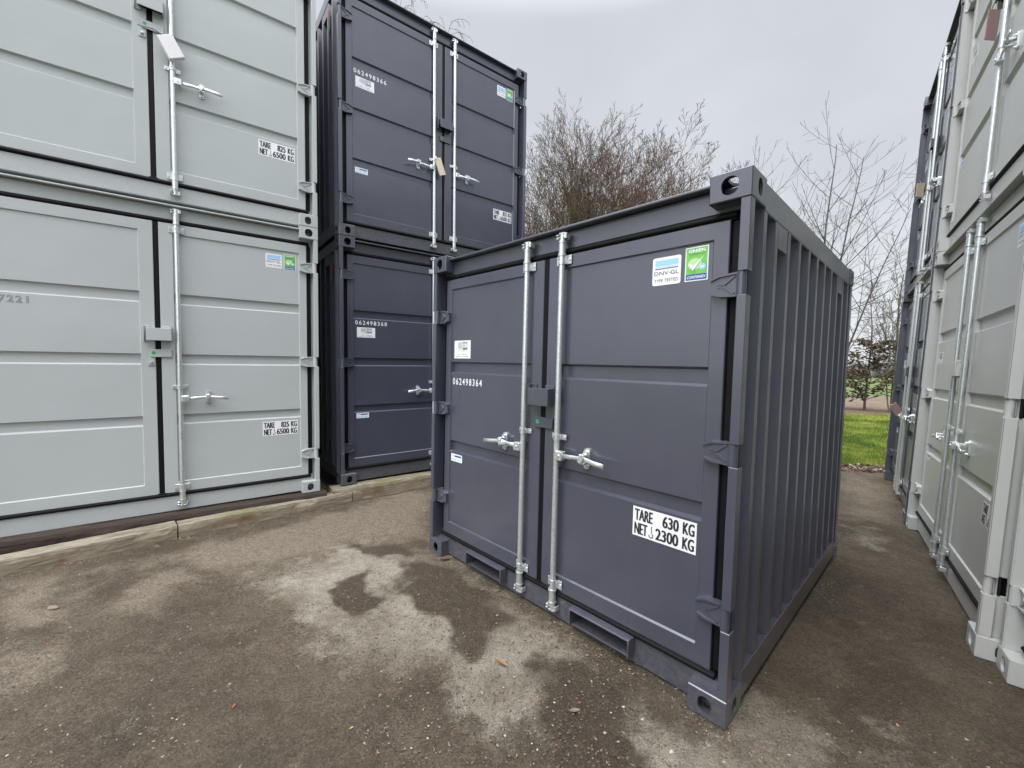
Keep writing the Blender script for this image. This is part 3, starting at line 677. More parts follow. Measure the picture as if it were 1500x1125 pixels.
DARKP = [[(-1.13,2.74),(-.95,2.86),(-.7,2.61),(-.69,2.41),(-.82,2.33),(-1.0,2.47)],[(-.77,3.0),(-.4,2.89),(-.1,2.62),(.07,2.25),(-.15,2.13),(-.36,2.36),(-.65,2.68)],[(-1.24,3.27),(-.87,3.38),(-.73,3.17),(-1.0,3.02)],[(.24,1.98),(.39,2.0),(.61,1.9),(.53,1.79),(.58,1.59),(.52,1.35),(.26,1.34),(.29,1.6),(.18,1.7),(.19,1.84)]]
TANP = [[(-2.77,2.8),(-1.8,3.96),(-1.03,4.93),(-.66,3.43),(-1.26,3.39),(-1.7,2.81),(-2.47,2.95)],[(4.89,6.19),(5.47,6.01),(3.89,4.1),(3.29,4.06)],[(-3.23,2.6),(-2.86,2.8),(-2.52,2.68),(-2.23,2.14),(-2.25,1.8)],[(-2.30,2.30),(-2.50,2.70),(-2.38,2.92),(-2.05,2.72),(-1.93,2.28),(-2.06,2.20)],[(-3.3,2.58),(-2.99,2.78),(-2.45,2.40),(-2.35,2.14),(-2.64,2.10)],[(-2.60,1.92),(-2.26,2.10),(-2.05,1.85),(-2.18,1.70)]]
def poly_sd(X, Y, P):
    d = np.full(X.shape, 1e9); ins = np.zeros(X.shape, bool); n = len(P)
    for i in range(n):
        x0, y0 = P[i]; x1, y1 = P[(i + 1) % n]; ex, ey = x1 - x0, y1 - y0
        t = np.clip(((X - x0) * ex + (Y - y0) * ey) / (ex * ex + ey * ey), 0, 1)
        d = np.minimum(d, np.hypot(X - x0 - t * ex, Y - y0 - t * ey))
        c = ((y0 > Y) != (y1 > Y)) & (X < (x1 - x0) * (Y - y0) / ((y1 - y0) if y1 != y0 else 1e-9) + x0); ins ^= c
    return np.where(ins, -d, d)
def soft(X, Y, polys, w, blur):
    r = np.zeros(X.shape)
    for P, a in zip(polys, w): r = np.maximum(r, a * np.clip(.5 - poly_sd(X, Y, P) / (2 * blur), 0, 1))
    return r
FAi = FA.inverted(); tRy = math.tan(rad(1.756)); tRx = math.tan(rad(.6561))
def yard_z(X, Y):
    zr = .0008 - (X - 3.8869) * tRy + (Y - 4.0504) * tRx         # plane the right hand stacks stand on
    # distance in front of the right hand row (local -y of that row)
    c, s = math.cos(rad(-126.98)), math.sin(rad(-126.98)); yl = -(X - 3.8869) * s + (Y - 4.0504) * c
    w = np.clip(1 + (yl) / .75, 0, 1); w = w * w * (3 - 2 * w)
    left = np.clip((X - .9) / .6, 0, 1)
    return w * left * zr - .002
def axis(lo, hi, step, flo, fhi, far):
    a = list(np.arange(lo, hi + 1e-6, step)); d = step; x = lo
    L = []
    while x > flo: d *= 1.35; x -= d; L.append(x)
    x = hi; d = step; R_ = []
    while x < fhi: d *= 1.35; x += d; R_.append(x)
    return np.array(L[::-1] + a + R_)
xs = axis(-3.4, 3.2, .022, -9, 9, 0); ys = axis(.9, 4.6, .022, -5, 7.0, 0)
ys = ys[ys < 6.8]
X, Y = np.meshgrid(xs, ys); Z = yard_z(X, Y)
rng = np.random.RandomState(4)
def vnoise(X, Y, sc, seed):
    r = np.random.RandomState(seed); g = r.rand(64, 64); x = X * sc; y = Y * sc; xi = np.floor(x).astype(int); yi = np.floor(y).astype(int); fx = x - xi; fy = y - yi
    fx = fx * fx * (3 - 2 * fx); fy = fy * fy * (3 - 2 * fy); G = lambda a, b: g[a % 64, b % 64]
    return (G(xi, yi) * (1 - fx) + G(xi + 1, yi) * fx) * (1 - fy) + (G(xi, yi + 1) * (1 - fx) + G(xi + 1, yi + 1) * fx) * fy
Z = Z + (vnoise(X, Y, 1.3, 1) - .5) * .010 + (vnoise(X, Y, 6, 2) - .5) * .005 + (vnoise(X, Y, 18, 3) - .5) * .0035
def warp(X, Y, a):
    wx = (vnoise(X + 9, Y + 3, 3.1, 11) - .5) * 1.0 + (vnoise(X, Y, 8, 12) - .5) * .55 + (vnoise(X, Y, 21, 13) - .5) * .30
    wy = (vnoise(X + 5, Y + 7, 3.1, 14) - .5) * 1.0 + (vnoise(X, Y, 8, 15) - .5) * .55 + (vnoise(X, Y, 21, 16) - .5) * .30
    return X + wx * a, Y + wy * a
XW, YW = warp(X, Y, .22)
pale = soft(XW, YW, PALE, PW, .19); dark = soft(XW, YW, DARKP, [1] * 4, .09); tan = np.maximum(soft(XW, YW, TANP[:3], [1, .8, .3], .25), soft(XW, YW, TANP[3:], [.78, .78, .74], .16))
nx, ny = len(xs), len(ys)
me = bpy.data.meshes.new('yard')
vs = np.stack([X.ravel(), Y.ravel(), Z.ravel()], 1)
i = np.arange(nx * ny).reshape(ny, nx); fc = np.stack([i[:-1, :-1], i[:-1, 1:], i[1:, 1:], i[1:, :-1]], -1).reshape(-1, 4)
me.from_pydata(vs.tolist(), [], fc.tolist())
for nm, arr in (('pale', pale * (1 - dark)), ('wet', dark), ('tan', tan)):
    at = me.attributes.new(nm, 'FLOAT', 'POINT'); at.data.foreach_set('value', arr.ravel().astype(np.float32))
me.polygons.foreach_set('use_smooth', [True] * len(me.polygons))
m, t, b = newmat('yard_hardstanding')
tc = N(t, 'ShaderNodeTexCoord')
def noise(scale, det=6, ro=.6, dist=0):
    n = N(t, 'ShaderNodeTexNoise'); n.inputs['Scale'].default_value = scale; n.inputs['Detail'].default_value = det; n.inputs['Roughness'].default_value = ro; n.inputs['Distortion'].default_value = dist
    t.links.new(tc.outputs['Object'], n.inputs['Vector']); return n.outputs['Fac']
def attr(n): a = N(t, 'ShaderNodeAttribute'); a.attribute_name = n; return a.outputs['Fac']
def math_(op, a, b_=None, c=None):
    n = N(t, 'ShaderNodeMath', operation=op)
    for k, v in enumerate((a, b_, c)):
        if v is None: continue
        if isinstance(v, (int, float)): n.inputs[k].default_value = v
        else: t.links.new(v, n.inputs[k])
    return n.outputs[0]
def rng_(v, a, b_, c=0, d=1):
    n = N(t, 'ShaderNodeMapRange', interpolation_type='SMOOTHSTEP'); t.links.new(v, n.inputs[0])
    for k, x in zip((1, 2, 3, 4), (a, b_, c, d)): n.inputs[k].default_value = x
    return n.outputs[0]
def mix_(f, a, b_):
    n = N(t, 'ShaderNodeMix', data_type='RGBA')
    for k, v in (('Factor', f), ('A', a), ('B', b_)):
        if isinstance(v, tuple): n.inputs[k].default_value = col4(v)
        elif isinstance(v, float): n.inputs[k].default_value = v
        else: t.links.new(v, n.inputs[k])
    return n.outputs['Result']
big = noise(1.3, 8, .66, .3); mid = noise(7, 10, .74, .1); fine = noise(70, 6, .8); grit = noise(170, 3, .85); clump = noise(19, 5, .7, .3)
# mask edges broken up by noise
def edge(a, amt, lo=.38, hi=.62):
    s_ = math_('ADD', a, math_('MULTIPLY', math_('SUBTRACT', mid, .5), amt)); s_ = math_('ADD', s_, math_('MULTIPLY', math_('SUBTRACT', fine, .5), amt * .55))
    return rng_(s_, lo, hi)
base = mix_(rng_(big, .35, .65), (.066, .051, .034), (.112, .089, .061))
base = mix_(rng_(mid, .50, .68, 0, .5), base, (.150, .122, .088))
base = mix_(edge(attr('tan'), .9, .25, .8), base, (.185, .153, .112))
palec = mix_(rng_(noise(2.3, 7, .6), .36, .64), (.200, .174, .132), (.315, .288, .232))
palec = mix_(rng_(fine, .48, .66, 0, .8), palec, (.130, .104, .076))
base = mix_(edge(attr('pale'), 1.4, .24, .78), base, palec)
base = mix_(edge(attr('wet'), 1.2, .30, .70), base, (.066, .050, .034))
# grit: light and dark specks
sp = N(t, 'ShaderNodeTexVoronoi'); sp.inputs['Scale'].default_value = 95; t.links.new(tc.outputs['Object'], sp.inputs['Vector'])
sepc = N(t, 'ShaderNodeSeparateColor'); t.links.new(sp.outputs['Color'], sepc.inputs[0])
speck = math_('MULTIPLY', rng_(sp.outputs['Distance'], .40, .18), rng_(sepc.outputs[0], .86, .95))
base = mix_(math_('MULTIPLY', speck, .40), base, (.34, .30, .24))
sp2 = N(t, 'ShaderNodeTexVoronoi'); sp2.inputs['Scale'].default_value = 210; t.links.new(tc.outputs['Object'], sp2.inputs['Vector'])
sepd = N(t, 'ShaderNodeSeparateColor'); t.links.new(sp2.outputs['Color'], sepd.inputs[0])
hsv = N(t, 'ShaderNodeHueSaturation'); t.links.new(base, hsv.inputs['Color'])
t.links.new(math_('ADD', math_('MULTIPLY', sepd.outputs[0], .42), math_('ADD', math_('ADD', rng_(grit, .38, .64, 0, .62), math_('ADD', rng_(fine, .41, .61, 0, .58), rng_(clump, .38, .62, 0, .30))), .42)), hsv.inputs['Value'])
t.links.new(hsv.outputs[0], b.inputs['Base Color'])
t.links.new(rng_(mid, .3, .7, .72, .95), b.inputs['Roughness']); b.inputs['Specular IOR Level'].default_value = .35
bh = math_('ADD', math_('MULTIPLY', fine, 1.0), math_('ADD', math_('MULTIPLY', grit, .35), math_('MULTIPLY', sepd.outputs[0], .25))); bh = math_('ADD', bh, math_('MULTIPLY', mid, 2.2)); bh = math_('ADD', bh, math_('MULTIPLY', clump, 1.6)); bh = math_('ADD', bh, math_('MULTIPLY', speck, .7))
bp = N(t, 'ShaderNodeBump'); bp.inputs['Strength'].default_value = 1.0; bp.inputs['Distance'].default_value = .020; t.links.new(bh, bp.inputs['Height']); t.links.new(bp.outputs[0], b.inputs['Normal'])
me.materials.append(m)
tag(link('yard_surface', me), None, kind='structure')

# ---------------------------------------------------------------- loose stones, leaves and bits
def stones_mesh(n, seed):
    r = random.Random(seed); vs = []; fs = []; mi = []
    while n > 0:
        # denser near the camera, inside what the lens sees
        dpt = .95 + 5.2 * r.random() ** 1.7; x = (r.random() * 2 - 1) * dpt * 1.25
        if r.random() < .35: x = .5 * x + dpt * .25
        z = float(yard_z(np.array([x]), np.array([dpt]))[0]); s = .0017 + .0052 * r.random() ** 3.2 + (.005 if r.random() < .010 else 0)
        k = len(vs); a = r.uniform(0, 6.3); ca, sa = math.cos(a), math.sin(a); e = [s * r.uniform(.7, 1.4), s * r.uniform(.5, 1.0), s * r.uniform(.35, .7)]
        pts = [(1, 0, 0), (-1, 0, 0), (0, 1, 0), (0, -1, 0), (0, 0, 1), (.6, .6, .5), (-.6, .5, .6), (.5, -.6, .5), (-.55, -.6, .45)]
        for px, py, pz in pts:
            q = [px * e[0] * r.uniform(.75, 1.2), py * e[1] * r.uniform(.75, 1.2), pz * e[2] * r.uniform(.8, 1.2)]
            vs.append((x + ca * q[0] - sa * q[1], dpt + sa * q[0] + ca * q[1], z + .001 + q[2]))
        F = [(0, 5, 7), (0, 2, 5), (2, 6, 5), (2, 1, 6), (1, 8, 6), (1, 3, 8), (3, 7, 8), (3, 0, 7), (4, 5, 6), (4, 6, 8), (4, 8, 7), (4, 7, 5)]
        fs += [tuple(k + j for j in f) for f in F]; q = r.random(); mi += [0 if q < .66 else 1 if q < .93 else 2 if q < .975 else 3] * len(F); n -= 1
    me = bpy.data.meshes.new('gravel'); me.from_pydata(vs, [], fs)
    for mm in (plain('stone_brown', (.098, .076, .054), .9), plain('stone_grey', (.19, .165, .13), .9), plain('stone_pale', (.36, .33, .28), .9), plain('stone_red', (.22, .09, .06), .9)): me.materials.append(mm)
    me.polygons.foreach_set('material_index', mi); return me
tag(link('gravel', stones_mesh(42000, 8)), 'fine loose grit and small stones scattered over the yard', 'gravel', kind='stuff')
def leaf(x, y, size, a, mat, label, curl=.25, asp=.4, name='fallen_leaf'):
    b = MB(); n = 8; vs = []; fs = []
    for i in range(n + 1):
        u = i / n; w = asp * size * math.sin(math.pi * min(.98, max(.02, u))) ** .8 * .5; z = .004 + curl * size * (u - .5) ** 2 * 1.5
        vs += [((u - .5) * size, -w, z + w * .5), ((u - .5) * size, 0, z), ((u - .5) * size, w, z + w * .5)]
    for i in range(n): fs += [(3 * i, 3 * i + 3, 3 * i + 4, 3 * i + 1), (3 * i + 1, 3 * i + 4, 3 * i + 5, 3 * i + 2)]
    b.add(vs, fs, mat, True); b.add([(v[0], v[1], v[2] + .0008) for v in vs], fs, mat, True)
    z = float(yard_z(np.array([x]), np.array([y]))[0]); o = link(name, b.mesh(name), None, (x, y, z + .002), (0, 0, rad(a))); tag(o, label, 'leaf' if name == 'fallen_leaf' else name.replace('_', ' ')); return o
ML1 = plain('leaf_brown', (.11, .045, .03), .7, 0, .3, 60); ML2 = plain('leaf_orange', (.22, .12, .06), .7, 0, .3, 60); ML3 = plain('leaf_yellow', (.42, .30, .10), .7, 0, .2, 60); ML4 = plain('leaf_tan', (.17, .135, .095), .8, 0, .3, 60)
leaf(-.47, 3.07, .075, 15, ML1, 'curled dark brown leaf at the left foot of the small dark container')
leaf(-.02, 2.0, .09, -40, ML2, 'orange brown splinter of bark on the pale patch of the yard', .1, .25, 'bark_chip')
leaf(.30, 1.72, .05, 10, ML4, 'pale brown leaf in front of the fork pockets', .15, .4)
leaf(-.61, 1.61, .018, 50, ML3, 'tiny yellow leaf near the bottom of the photo'); leaf(-1.14, 1.70, .03, 100, plain('leaf_red', (.20, .06, .035), .7), 'small red leaf on the dark part of the yard')
leaf(1.0, 2.23, .06, 30, plain('leaf_black', (.03, .022, .018), .9), 'blackish leaf on the ground between the small container and the right stack')
leaf(-1.50, 1.62, .045, 120, ML4, 'thin straw coloured twig on the dark yard at lower left', .02, .06, 'straw'); leaf(1.62, 1.66, .02, 70, ML3, 'tiny pale leaf on the ground at lower right')
b = MB(); bm = bmesh.new(); bmesh.ops.create_icosphere(bm, subdivisions=2, radius=1); rr = random.Random(3)
b.add([(v.co.x * .030 * rr.uniform(.8, 1.15), v.co.y * .018 * rr.uniform(.8, 1.15), .010 + v.co.z * .012 * rr.uniform(.8, 1.1)) for v in bm.verts], [tuple(v.index for v in f.verts) for f in bm.faces], ML4); bm.free()
o = link('clod', b.mesh('clod'), None, (-2.61, 2.35, 0)); tag(o, 'small tan clod lying on the yard at the left', 'clod')

r = random.Random(91); b = MB()
for i in range(1500):
    if i < 1100:
        u_ = r.uniform(-2.9, 2.0); kx = [(-3.4, -.56), (-1.12, -.195), (.30, -.036), (2.6, .49)]
        k0 = 0 if u_ < -1.12 else 1 if u_ < .3 else 2; (ax, ay), (bx, by) = kx[k0], kx[k0 + 1]
        p_ = L2(u_, ay + (by - ay) * (u_ - ax) / (bx - ax) - abs(r.gauss(0, .045)) - .004)
    else:
        p_ = FM @ Vector((r.uniform(.2, 2.3), -abs(r.gauss(0, .05)) + .03, 0))
    z = float(yard_z(np.array([p_.x]), np.array([p_.y]))[0]); s_ = .003 + .009 * r.random() ** 3; a = r.uniform(0, 6.3)
    u = Vector((math.cos(a), math.sin(a), r.uniform(-.3, .5))) * s_; v = Vector((-math.sin(a), math.cos(a), r.uniform(-.4, .4))) * s_ * .5; c_ = Vector((p_.x, p_.y, z + .005))
    b.add([c_ - u, c_ - v, c_ + u, c_ + v, c_ + Vector((0, 0, s_ * .5))], [(0, 1, 4), (1, 2, 4), (2, 3, 4), (3, 0, 4)], [ML1, ML4, MATS['stone_brown'], MATS['stone_grey']][r.choice((0, 1, 2, 2, 3))])
tag(link('yard_litter', b.mesh('yard_litter', False)), 'crumbs of bark, leaf and grit lying along the kerb timbers', 'litter', kind='stuff')
# ---------------------------------------------------------------- land beyond
def ground_mat(name, c1, c2, sc, c3=None, rough=.95, bump=.5, bd=.03, stretch=(1, 1, 1)):
    m, t_, b = newmat(name); tc = N(t_, 'ShaderNodeTexCoord'); mp = N(t_, 'ShaderNodeMapping'); mp.inputs['Scale'].default_value = stretch
    n = N(t_, 'ShaderNodeTexNoise'); n.inputs['Scale'].default_value = sc; n.inputs['Detail'].default_value = 8; n.inputs['Roughness'].default_value = .7
    n2 = N(t_, 'ShaderNodeTexNoise'); n2.inputs['Scale'].default_value = sc * 12; n2.inputs['Detail'].default_value = 5
    t_.links.new(tc.outputs['Object'], mp.inputs[0]); t_.links.new(mp.outputs[0], n.inputs['Vector']); t_.links.new(mp.outputs[0], n2.inputs['Vector'])
    r = N(t_, 'ShaderNodeMapRange'); r.inputs[1].default_value = .35; r.inputs[2].default_value = .65; t_.links.new(n.outputs['Fac'], r.inputs[0])
    mx = N(t_, 'ShaderNodeMix', data_type='RGBA'); mx.inputs['A'].default_value = col4(c1); mx.inputs['B'].default_value = col4(c2); t_.links.new(r.outputs[0], mx.inputs['Factor'])
    r2 = N(t_, 'ShaderNodeMapRange'); r2.inputs[1].default_value = .45; r2.inputs[2].default_value = .7; t_.links.new(n2.outputs['Fac'], r2.inputs[0])
    mx2 = N(t_, 'ShaderNodeMix', data_type='RGBA'); t_.links.new(mx.outputs['Result'], mx2.inputs['A']); mx2.inputs['B'].default_value = col4(c3 or [x * .6 for x in c1]); t_.links.new(r2.outputs[0], mx2.inputs['Factor'])
    t_.links.new(mx2.outputs['Result'], b.inputs['Base Color']); b.inputs['Roughness'].default_value = rough; b.inputs['Specular IOR Level'].default_value = .2
    bp = N(t_, 'ShaderNodeBump'); bp.inputs['Strength'].default_value = bump; bp.inputs['Distance'].default_value = bd; t_.links.new(n2.outputs['Fac'], bp.inputs['Height']); t_.links.new(bp.outputs[0], b.inputs['Normal'])
    return m
def sheet(name, pts, z, mat):
    b = MB(); b.add([(x, y, z) for x, y in pts], [tuple(range(len(pts)))], mat); return tag(link(name, b.mesh(name, False)), None, kind='structure')
G_FIELD = ground_mat('crop_green', (.095, .125, .045), (.12, .15, .055), .06, (.09, .11, .045)); G_PLOUGH = ground_mat('ploughed_tan', (.135, .100, .070), (.17, .13, .092), .3, (.10, .075, .052))
G_SOIL = ground_mat('hedge_soil', (.10, .065, .045), (.17, .12, .085), 2.5, (.05, .032, .022)); G_LAWN = ground_mat('lawn_green', (.070, .095, .012), (.16, .19, .022), 1.6, (.07, .075, .02), bump=.9)
sheet('ground', [(-900, -900), (900, -900), (900, 900), (-900, 900)], -.16, G_FIELD)
sheet('ploughed_field', [(-60, 17.5), (80, 17.5), (80, 27.5), (-60, 28.5)], -.080, G_PLOUGH)
sheet('hedge_strip', [(-60, 15.2), (70, 15.2), (70, 17.6), (-60, 17.8)], -.074, G_SOIL)
sheet('lawn', [(-14, 6.72), (40, 6.62), (60, 15.3), (-60, 15.3)], -.060, G_LAWN)
# raked-up soil and litter along the lawn edge
r = random.Random(12); b = MB(); n = 90; vs = []; fs = []; K = 9
for i in range(n + 1):
    x = 2.6 + 5.6 * i / n
    for j in range(K):
        y = 6.28 + .62 * j / (K - 1); h = math.sin(math.pi * j / (K - 1)) * .055 * (1 + .5 * math.sin(x * 3.1) + .4 * math.sin(x * 9)) + r.uniform(-.010, .012)
        vs.append((x, y, -.075 + h + .02 * (j < 5) + r.uniform(-.004, .004)))
for i in range(n):
    for j in range(K - 1): fs.append((i * K + j, i * K + K + j, i * K + K + j + 1, i * K + j + 1))
b.add(vs, fs, G_SOIL); tag(link('soil_edge', b.mesh('soil_edge')), None, kind='structure')
b = MB(); LM = [plain('litter_brown', (.10, .055, .035), .9), plain('litter_tan', (.28, .21, .15), .9), plain('litter_dark', (.045, .03, .022), .9)]
for i in range(1500):
    x = r.uniform(2.8, 7.6); y = r.gauss(6.52, .14); s = r.uniform(.012, .045); a = r.uniform(0, 6.3); z = -.03 + r.uniform(0, .05) * max(0, 1 - abs(y - 6.55) * 3)
    u = Vector((math.cos(a), math.sin(a), r.uniform(-.6, .6))) * s; v = Vector((-math.sin(a), math.cos(a), r.uniform(-.8, .8))) * s * .6; c_ = Vector((x, y, z))
    b.add([c_ - u, c_ - v, c_ + u, c_ + v], [(0, 1, 2, 3)], LM[r.randrange(3)])
tag(link('leaf_litter', b.mesh('leaf_litter', False)), 'dead leaves and crumbs of soil along the near edge of the lawn', 'leaf litter', kind='stuff')
# grass blades over the part of the lawn that is open to view
def grass():
    rg = np.random.RandomState(5); n = 52000
    y = 6.72 + 8.5 * rg.rand(n) ** 1.35; x = y * (.74 + .22 * rg.rand(n)) ; h = (.014 + .045 * rg.rand(n) ** 2 + .03 * vnoise(x, y, 3, 19) ** 2) * (1 + (y - 6.7) * .04); w = .0022 + .0018 * rg.rand(n) + (y - 6.7) * .0004
    a = rg.rand(n) * 6.283; lx = (rg.rand(n) - .5) * .04; ly = (rg.rand(n) - .5) * .04
    v = np.zeros((n, 3, 3)); v[:, 0] = np.stack([x - w * np.cos(a), y - w * np.sin(a), np.full(n, -.062)], 1); v[:, 1] = np.stack([x + w * np.cos(a), y + w * np.sin(a), np.full(n, -.062)], 1); v[:, 2] = np.stack([x + lx, y + ly, -.06 + h], 1)
    me = bpy.data.meshes.new('grass'); me.from_pydata(v.reshape(-1, 3).tolist(), [], np.arange(3 * n).reshape(-1, 3).tolist())
    for mm in (plain('blade_green', (.115, .205, .014), .7), plain('blade_yellow', (.34, .34, .07), .7), plain('blade_dark', (.035, .065, .008), .7)): me.materials.append(mm)
    pn = vnoise(x, y, 1.6, 9); pn = pn * .6 + vnoise(x, y, 5, 10) * .4; q = rg.rand(n) * .45 + pn * .8; me.polygons.foreach_set('material_index', np.where(q > .74, 1, np.where(q < .46, 2, 0)).astype(int).tolist()); return me
tag(link('grass', grass()), 'short bright green mown grass beyond the yard', 'grass', kind='stuff')

# ---------------------------------------------------------------- bare trees
def bark(name, c, var=.35): return plain(name, c, .9, 0, var, 9, .4, .2, .01)
B_GREY = bark('bark_grey', (.085, .066, .045)); B_BROWN = bark('bark_brown', (.105, .070, .043)); B_DARK = bark('bark_dark', (.085, .074, .066)); B_MOSS = bark('bark_mossy', (.12, .12, .06)); B_RED = bark('twig_reddish', (.105, .064, .040))
B_BEECH = bark('beech_leaf_brown', (.070, .050, .032), .5); B_BEECH2 = bark('beech_leaf_tan', (.12, .088, .055), .4); B_DEADL = bark('hanging_leaf_brown', (.22, .12, .08), .4)
class Tube:
    def __init__(s): s.v = []; s.f = []; s.m = []
    def path(s, pts, rad_, mat=0, n=4):
        if len(pts) < 2: return
        base = len(s.v); prev = None
        for i, p in enumerate(pts):
            d = (pts[min(i + 1, len(pts) - 1)] - pts[max(i - 1, 0)])
            if d.length < 1e-9: d = Vector((0, 0, 1))
            d.normalize(); a = d.orthogonal().normalized() if prev is None else (prev - d * prev.dot(d))
            if a.length < 1e-6: a = d.orthogonal()
            a.normalize(); prev = a; c = d.cross(a)
            for k in range(n):
                t_ = 2 * math.pi * k / n; q = p + (a * math.cos(t_) + c * math.sin(t_)) * rad_[i]; s.v.append((q.x, q.y, q.z))
        for i in range(len(pts) - 1):
            for k in range(n): s.f.append((base + i * n + k, base + i * n + (k + 1) % n, base + (i + 1) * n + (k + 1) % n, base + (i + 1) * n + k)); s.m.append(mat)
    def quad(s, c_, u, v, mat):
        k = len(s.v)
        for q in (c_ - u, c_ - v, c_ + u, c_ + v): s.v.append((q.x, q.y, q.z))
        s.f.append((k, k + 1, k + 2, k + 3)); s.m.append(mat)
    def mesh(s, name, mats):
        me = bpy.data.meshes.new(name); me.from_pydata(s.v, [], s.f)
        for m_ in mats: me.materials.append(m_)
        me.polygons.foreach_set('material_index', s.m); me.polygons.foreach_set('use_smooth', [True] * len(s.f)); return me
def grow(r, trunk, crown, p, d, L, R0, depth, o, mindep=0):
    """one branch with side shoots. o: options"""
    n = max(4, int(L / o.get('seg', .35))); pts = [p.copy()]; rs = [R0]; dd = d.normalized(); dirs = [dd.copy()]
    endr = R0 * o['taper']
    for i in range(n):
        up = o['up'][min(depth, len(o['up']) - 1)]
        dd = (dd + Vector((r.gauss(0, 1), r.gauss(0, 1), r.gauss(0, 1))) * o['wob'] + Vector((0, 0, up)) * (1 / n)).normalized()
        pts.append(pts[-1] + dd * (L / n)); rs.append(max(o['rmin'], R0 + (endr - R0) * (i + 1) / n)); dirs.append(dd.copy())
    tgt = trunk if depth == 0 else crown
    tgt.path(pts, rs, 0 if depth < 2 else 1, 6 if depth == 0 else (4 if depth == 1 else 3))
    if depth >= o['depth']:
        if o.get('leaf', 0) and r.random() < o['leaf']:
            for _ in range(o.get('nleaf', 3)):
                c_ = pts[r.randrange(1, len(pts))]
                if o.get('leafz') and not (o['leafz'][0] < c_.z < o['leafz'][1]): continue
                s_ = o['leafs'] * r.uniform(.6, 1.3); u = Vector((r.gauss(0, 1), r.gauss(0, 1), r.gauss(0, 1))).normalized(); v = u.orthogonal().normalized()
                crown.quad(c_ + Vector((r.gauss(0, .02), r.gauss(0, .02), -.01)), u * s_, v * s_ * .6, 2 + (r.random() < .35))
        return
    k = o['kids'][depth]; start = o['start'][depth]
    for j in range(k):
        f = start + (1 - start) * (j + r.random()) / k; i = min(n - 1, int(f * n)); q = pts[i].lerp(pts[i + 1], f * n - i) if i < n else pts[-1]
        par = dirs[i]; az = j * 2.4 + r.uniform(-.6, .6); a = par.orthogonal().normalized(); c = par.cross(a); side = a * math.cos(az) + c * math.sin(az)
        ang = rad(o['ang'][depth] + r.gauss(0, o.get('angv', 8))); nd = par * math.cos(ang) + side * math.sin(ang)
        ln = L * o['ratio'][depth] * (1 - o.get('fall', .55) * (f - start) / max(.01, 1 - start)) * r.uniform(.7, 1.2)
        grow(r, trunk, crown, q, nd, ln, max(o['rmin'], rs[i] * o['rr']), depth + 1, o)
def tree(name, loc, stems, o, mats, label, group, seed):
    r = random.Random(seed); root = bpy.data.objects.new(name, None); COL.objects.link(root); root.location = loc; tag(root, label, 'tree', group)
    tr, cr_ = Tube(), Tube()
    for d, L, R0, off in stems: grow(r, tr, cr_, Vector(off), Vector(d), L, R0, 0, o)
    link('trunk', tr.mesh('trunk', mats), root); link('crown', cr_.mesh('crown', mats), root); return root
BUSH = dict(seg=.42, taper=.05, up=[.2, .5, .55, .4, .3], wob=.055, rmin=.0043, depth=4, kids=[12, 8, 5, 3], start=[.22, .2, .2, .25], ang=[40, 36, 36, 32], ratio=[.46, .52, .52, .6], rr=.55, fall=.5, leaf=.10, nleaf=2, leafs=.035, leafz=(2.5, 5.2))
GR = 'bare trees behind the containers'
BM = [B_GREY, B_RED, B_DEADL, B_BEECH]; BM2 = [B_BROWN, B_RED, B_DEADL, B_BEECH]; BM3 = [B_MOSS, B_GREY, B_DEADL, B_BEECH]
def fan(n, H_, sp, lean, R0, seed):
    r = random.Random(seed); L = []
    for i in range(n):
        a = 2 * math.pi * i / n + r.uniform(-.4, .4); s_ = sp * r.uniform(.4, 1.1)
        L.append(((math.cos(a) * s_ + lean, math.sin(a) * s_ * .7, 1), H_ * r.uniform(.82, 1.03), R0 * r.uniform(.7, 1.1), (math.cos(a) * .15, math.sin(a) * .15, -.1)))
    return L
tree('bare_tree', (.55, 13.2, -.1), fan(3, 5.7, .16, .0, .08, 1), BUSH, BM, 'thin bare tree showing right beside the edge of the upper dark container', GR, 21)
tree('bare_tree', (1.75, 13.8, -.1), fan(6, 8.0, .20, .04, .11, 2), BUSH, BM3, 'tall bare tree with a mossy stem, tallest above the roof of the small container', GR, 22)
tree('bare_tree', (3.0, 14.6, -.1), fan(6, 8.3, .18, .03, .11, 3), BUSH, BM, 'dense grey bare tree in the middle of the clump', GR, 23)
tree('bare_tree', (3.9, 14.0, -.1), fan(5, 7.7, .17, .05, .11, 4), BUSH, BM2, 'brown bare tree leaning right with long straight shoots', GR, 24)
tree('bare_tree', (5.2, 15.2, -.1), fan(5, 7.0, .16, .05, .10, 5), BUSH, BM2, 'reddish twigged bare tree at the right end of the clump', GR, 25)
tree('bare_tree', (2.4, 15.4, -.1), fan(6, 9.0, .17, .03, .11, 6), BUSH, BM2, 'brown bare tree behind the mossy stemmed one, its twigs filling the left of the clump', GR, 26)
tree('bare_tree', (4.6, 16.2, -.1), fan(6, 8.8, .17, .0, .11, 7), BUSH, BM, 'bare tree at the back of the clump, seen through the brown leaning one', GR, 27)
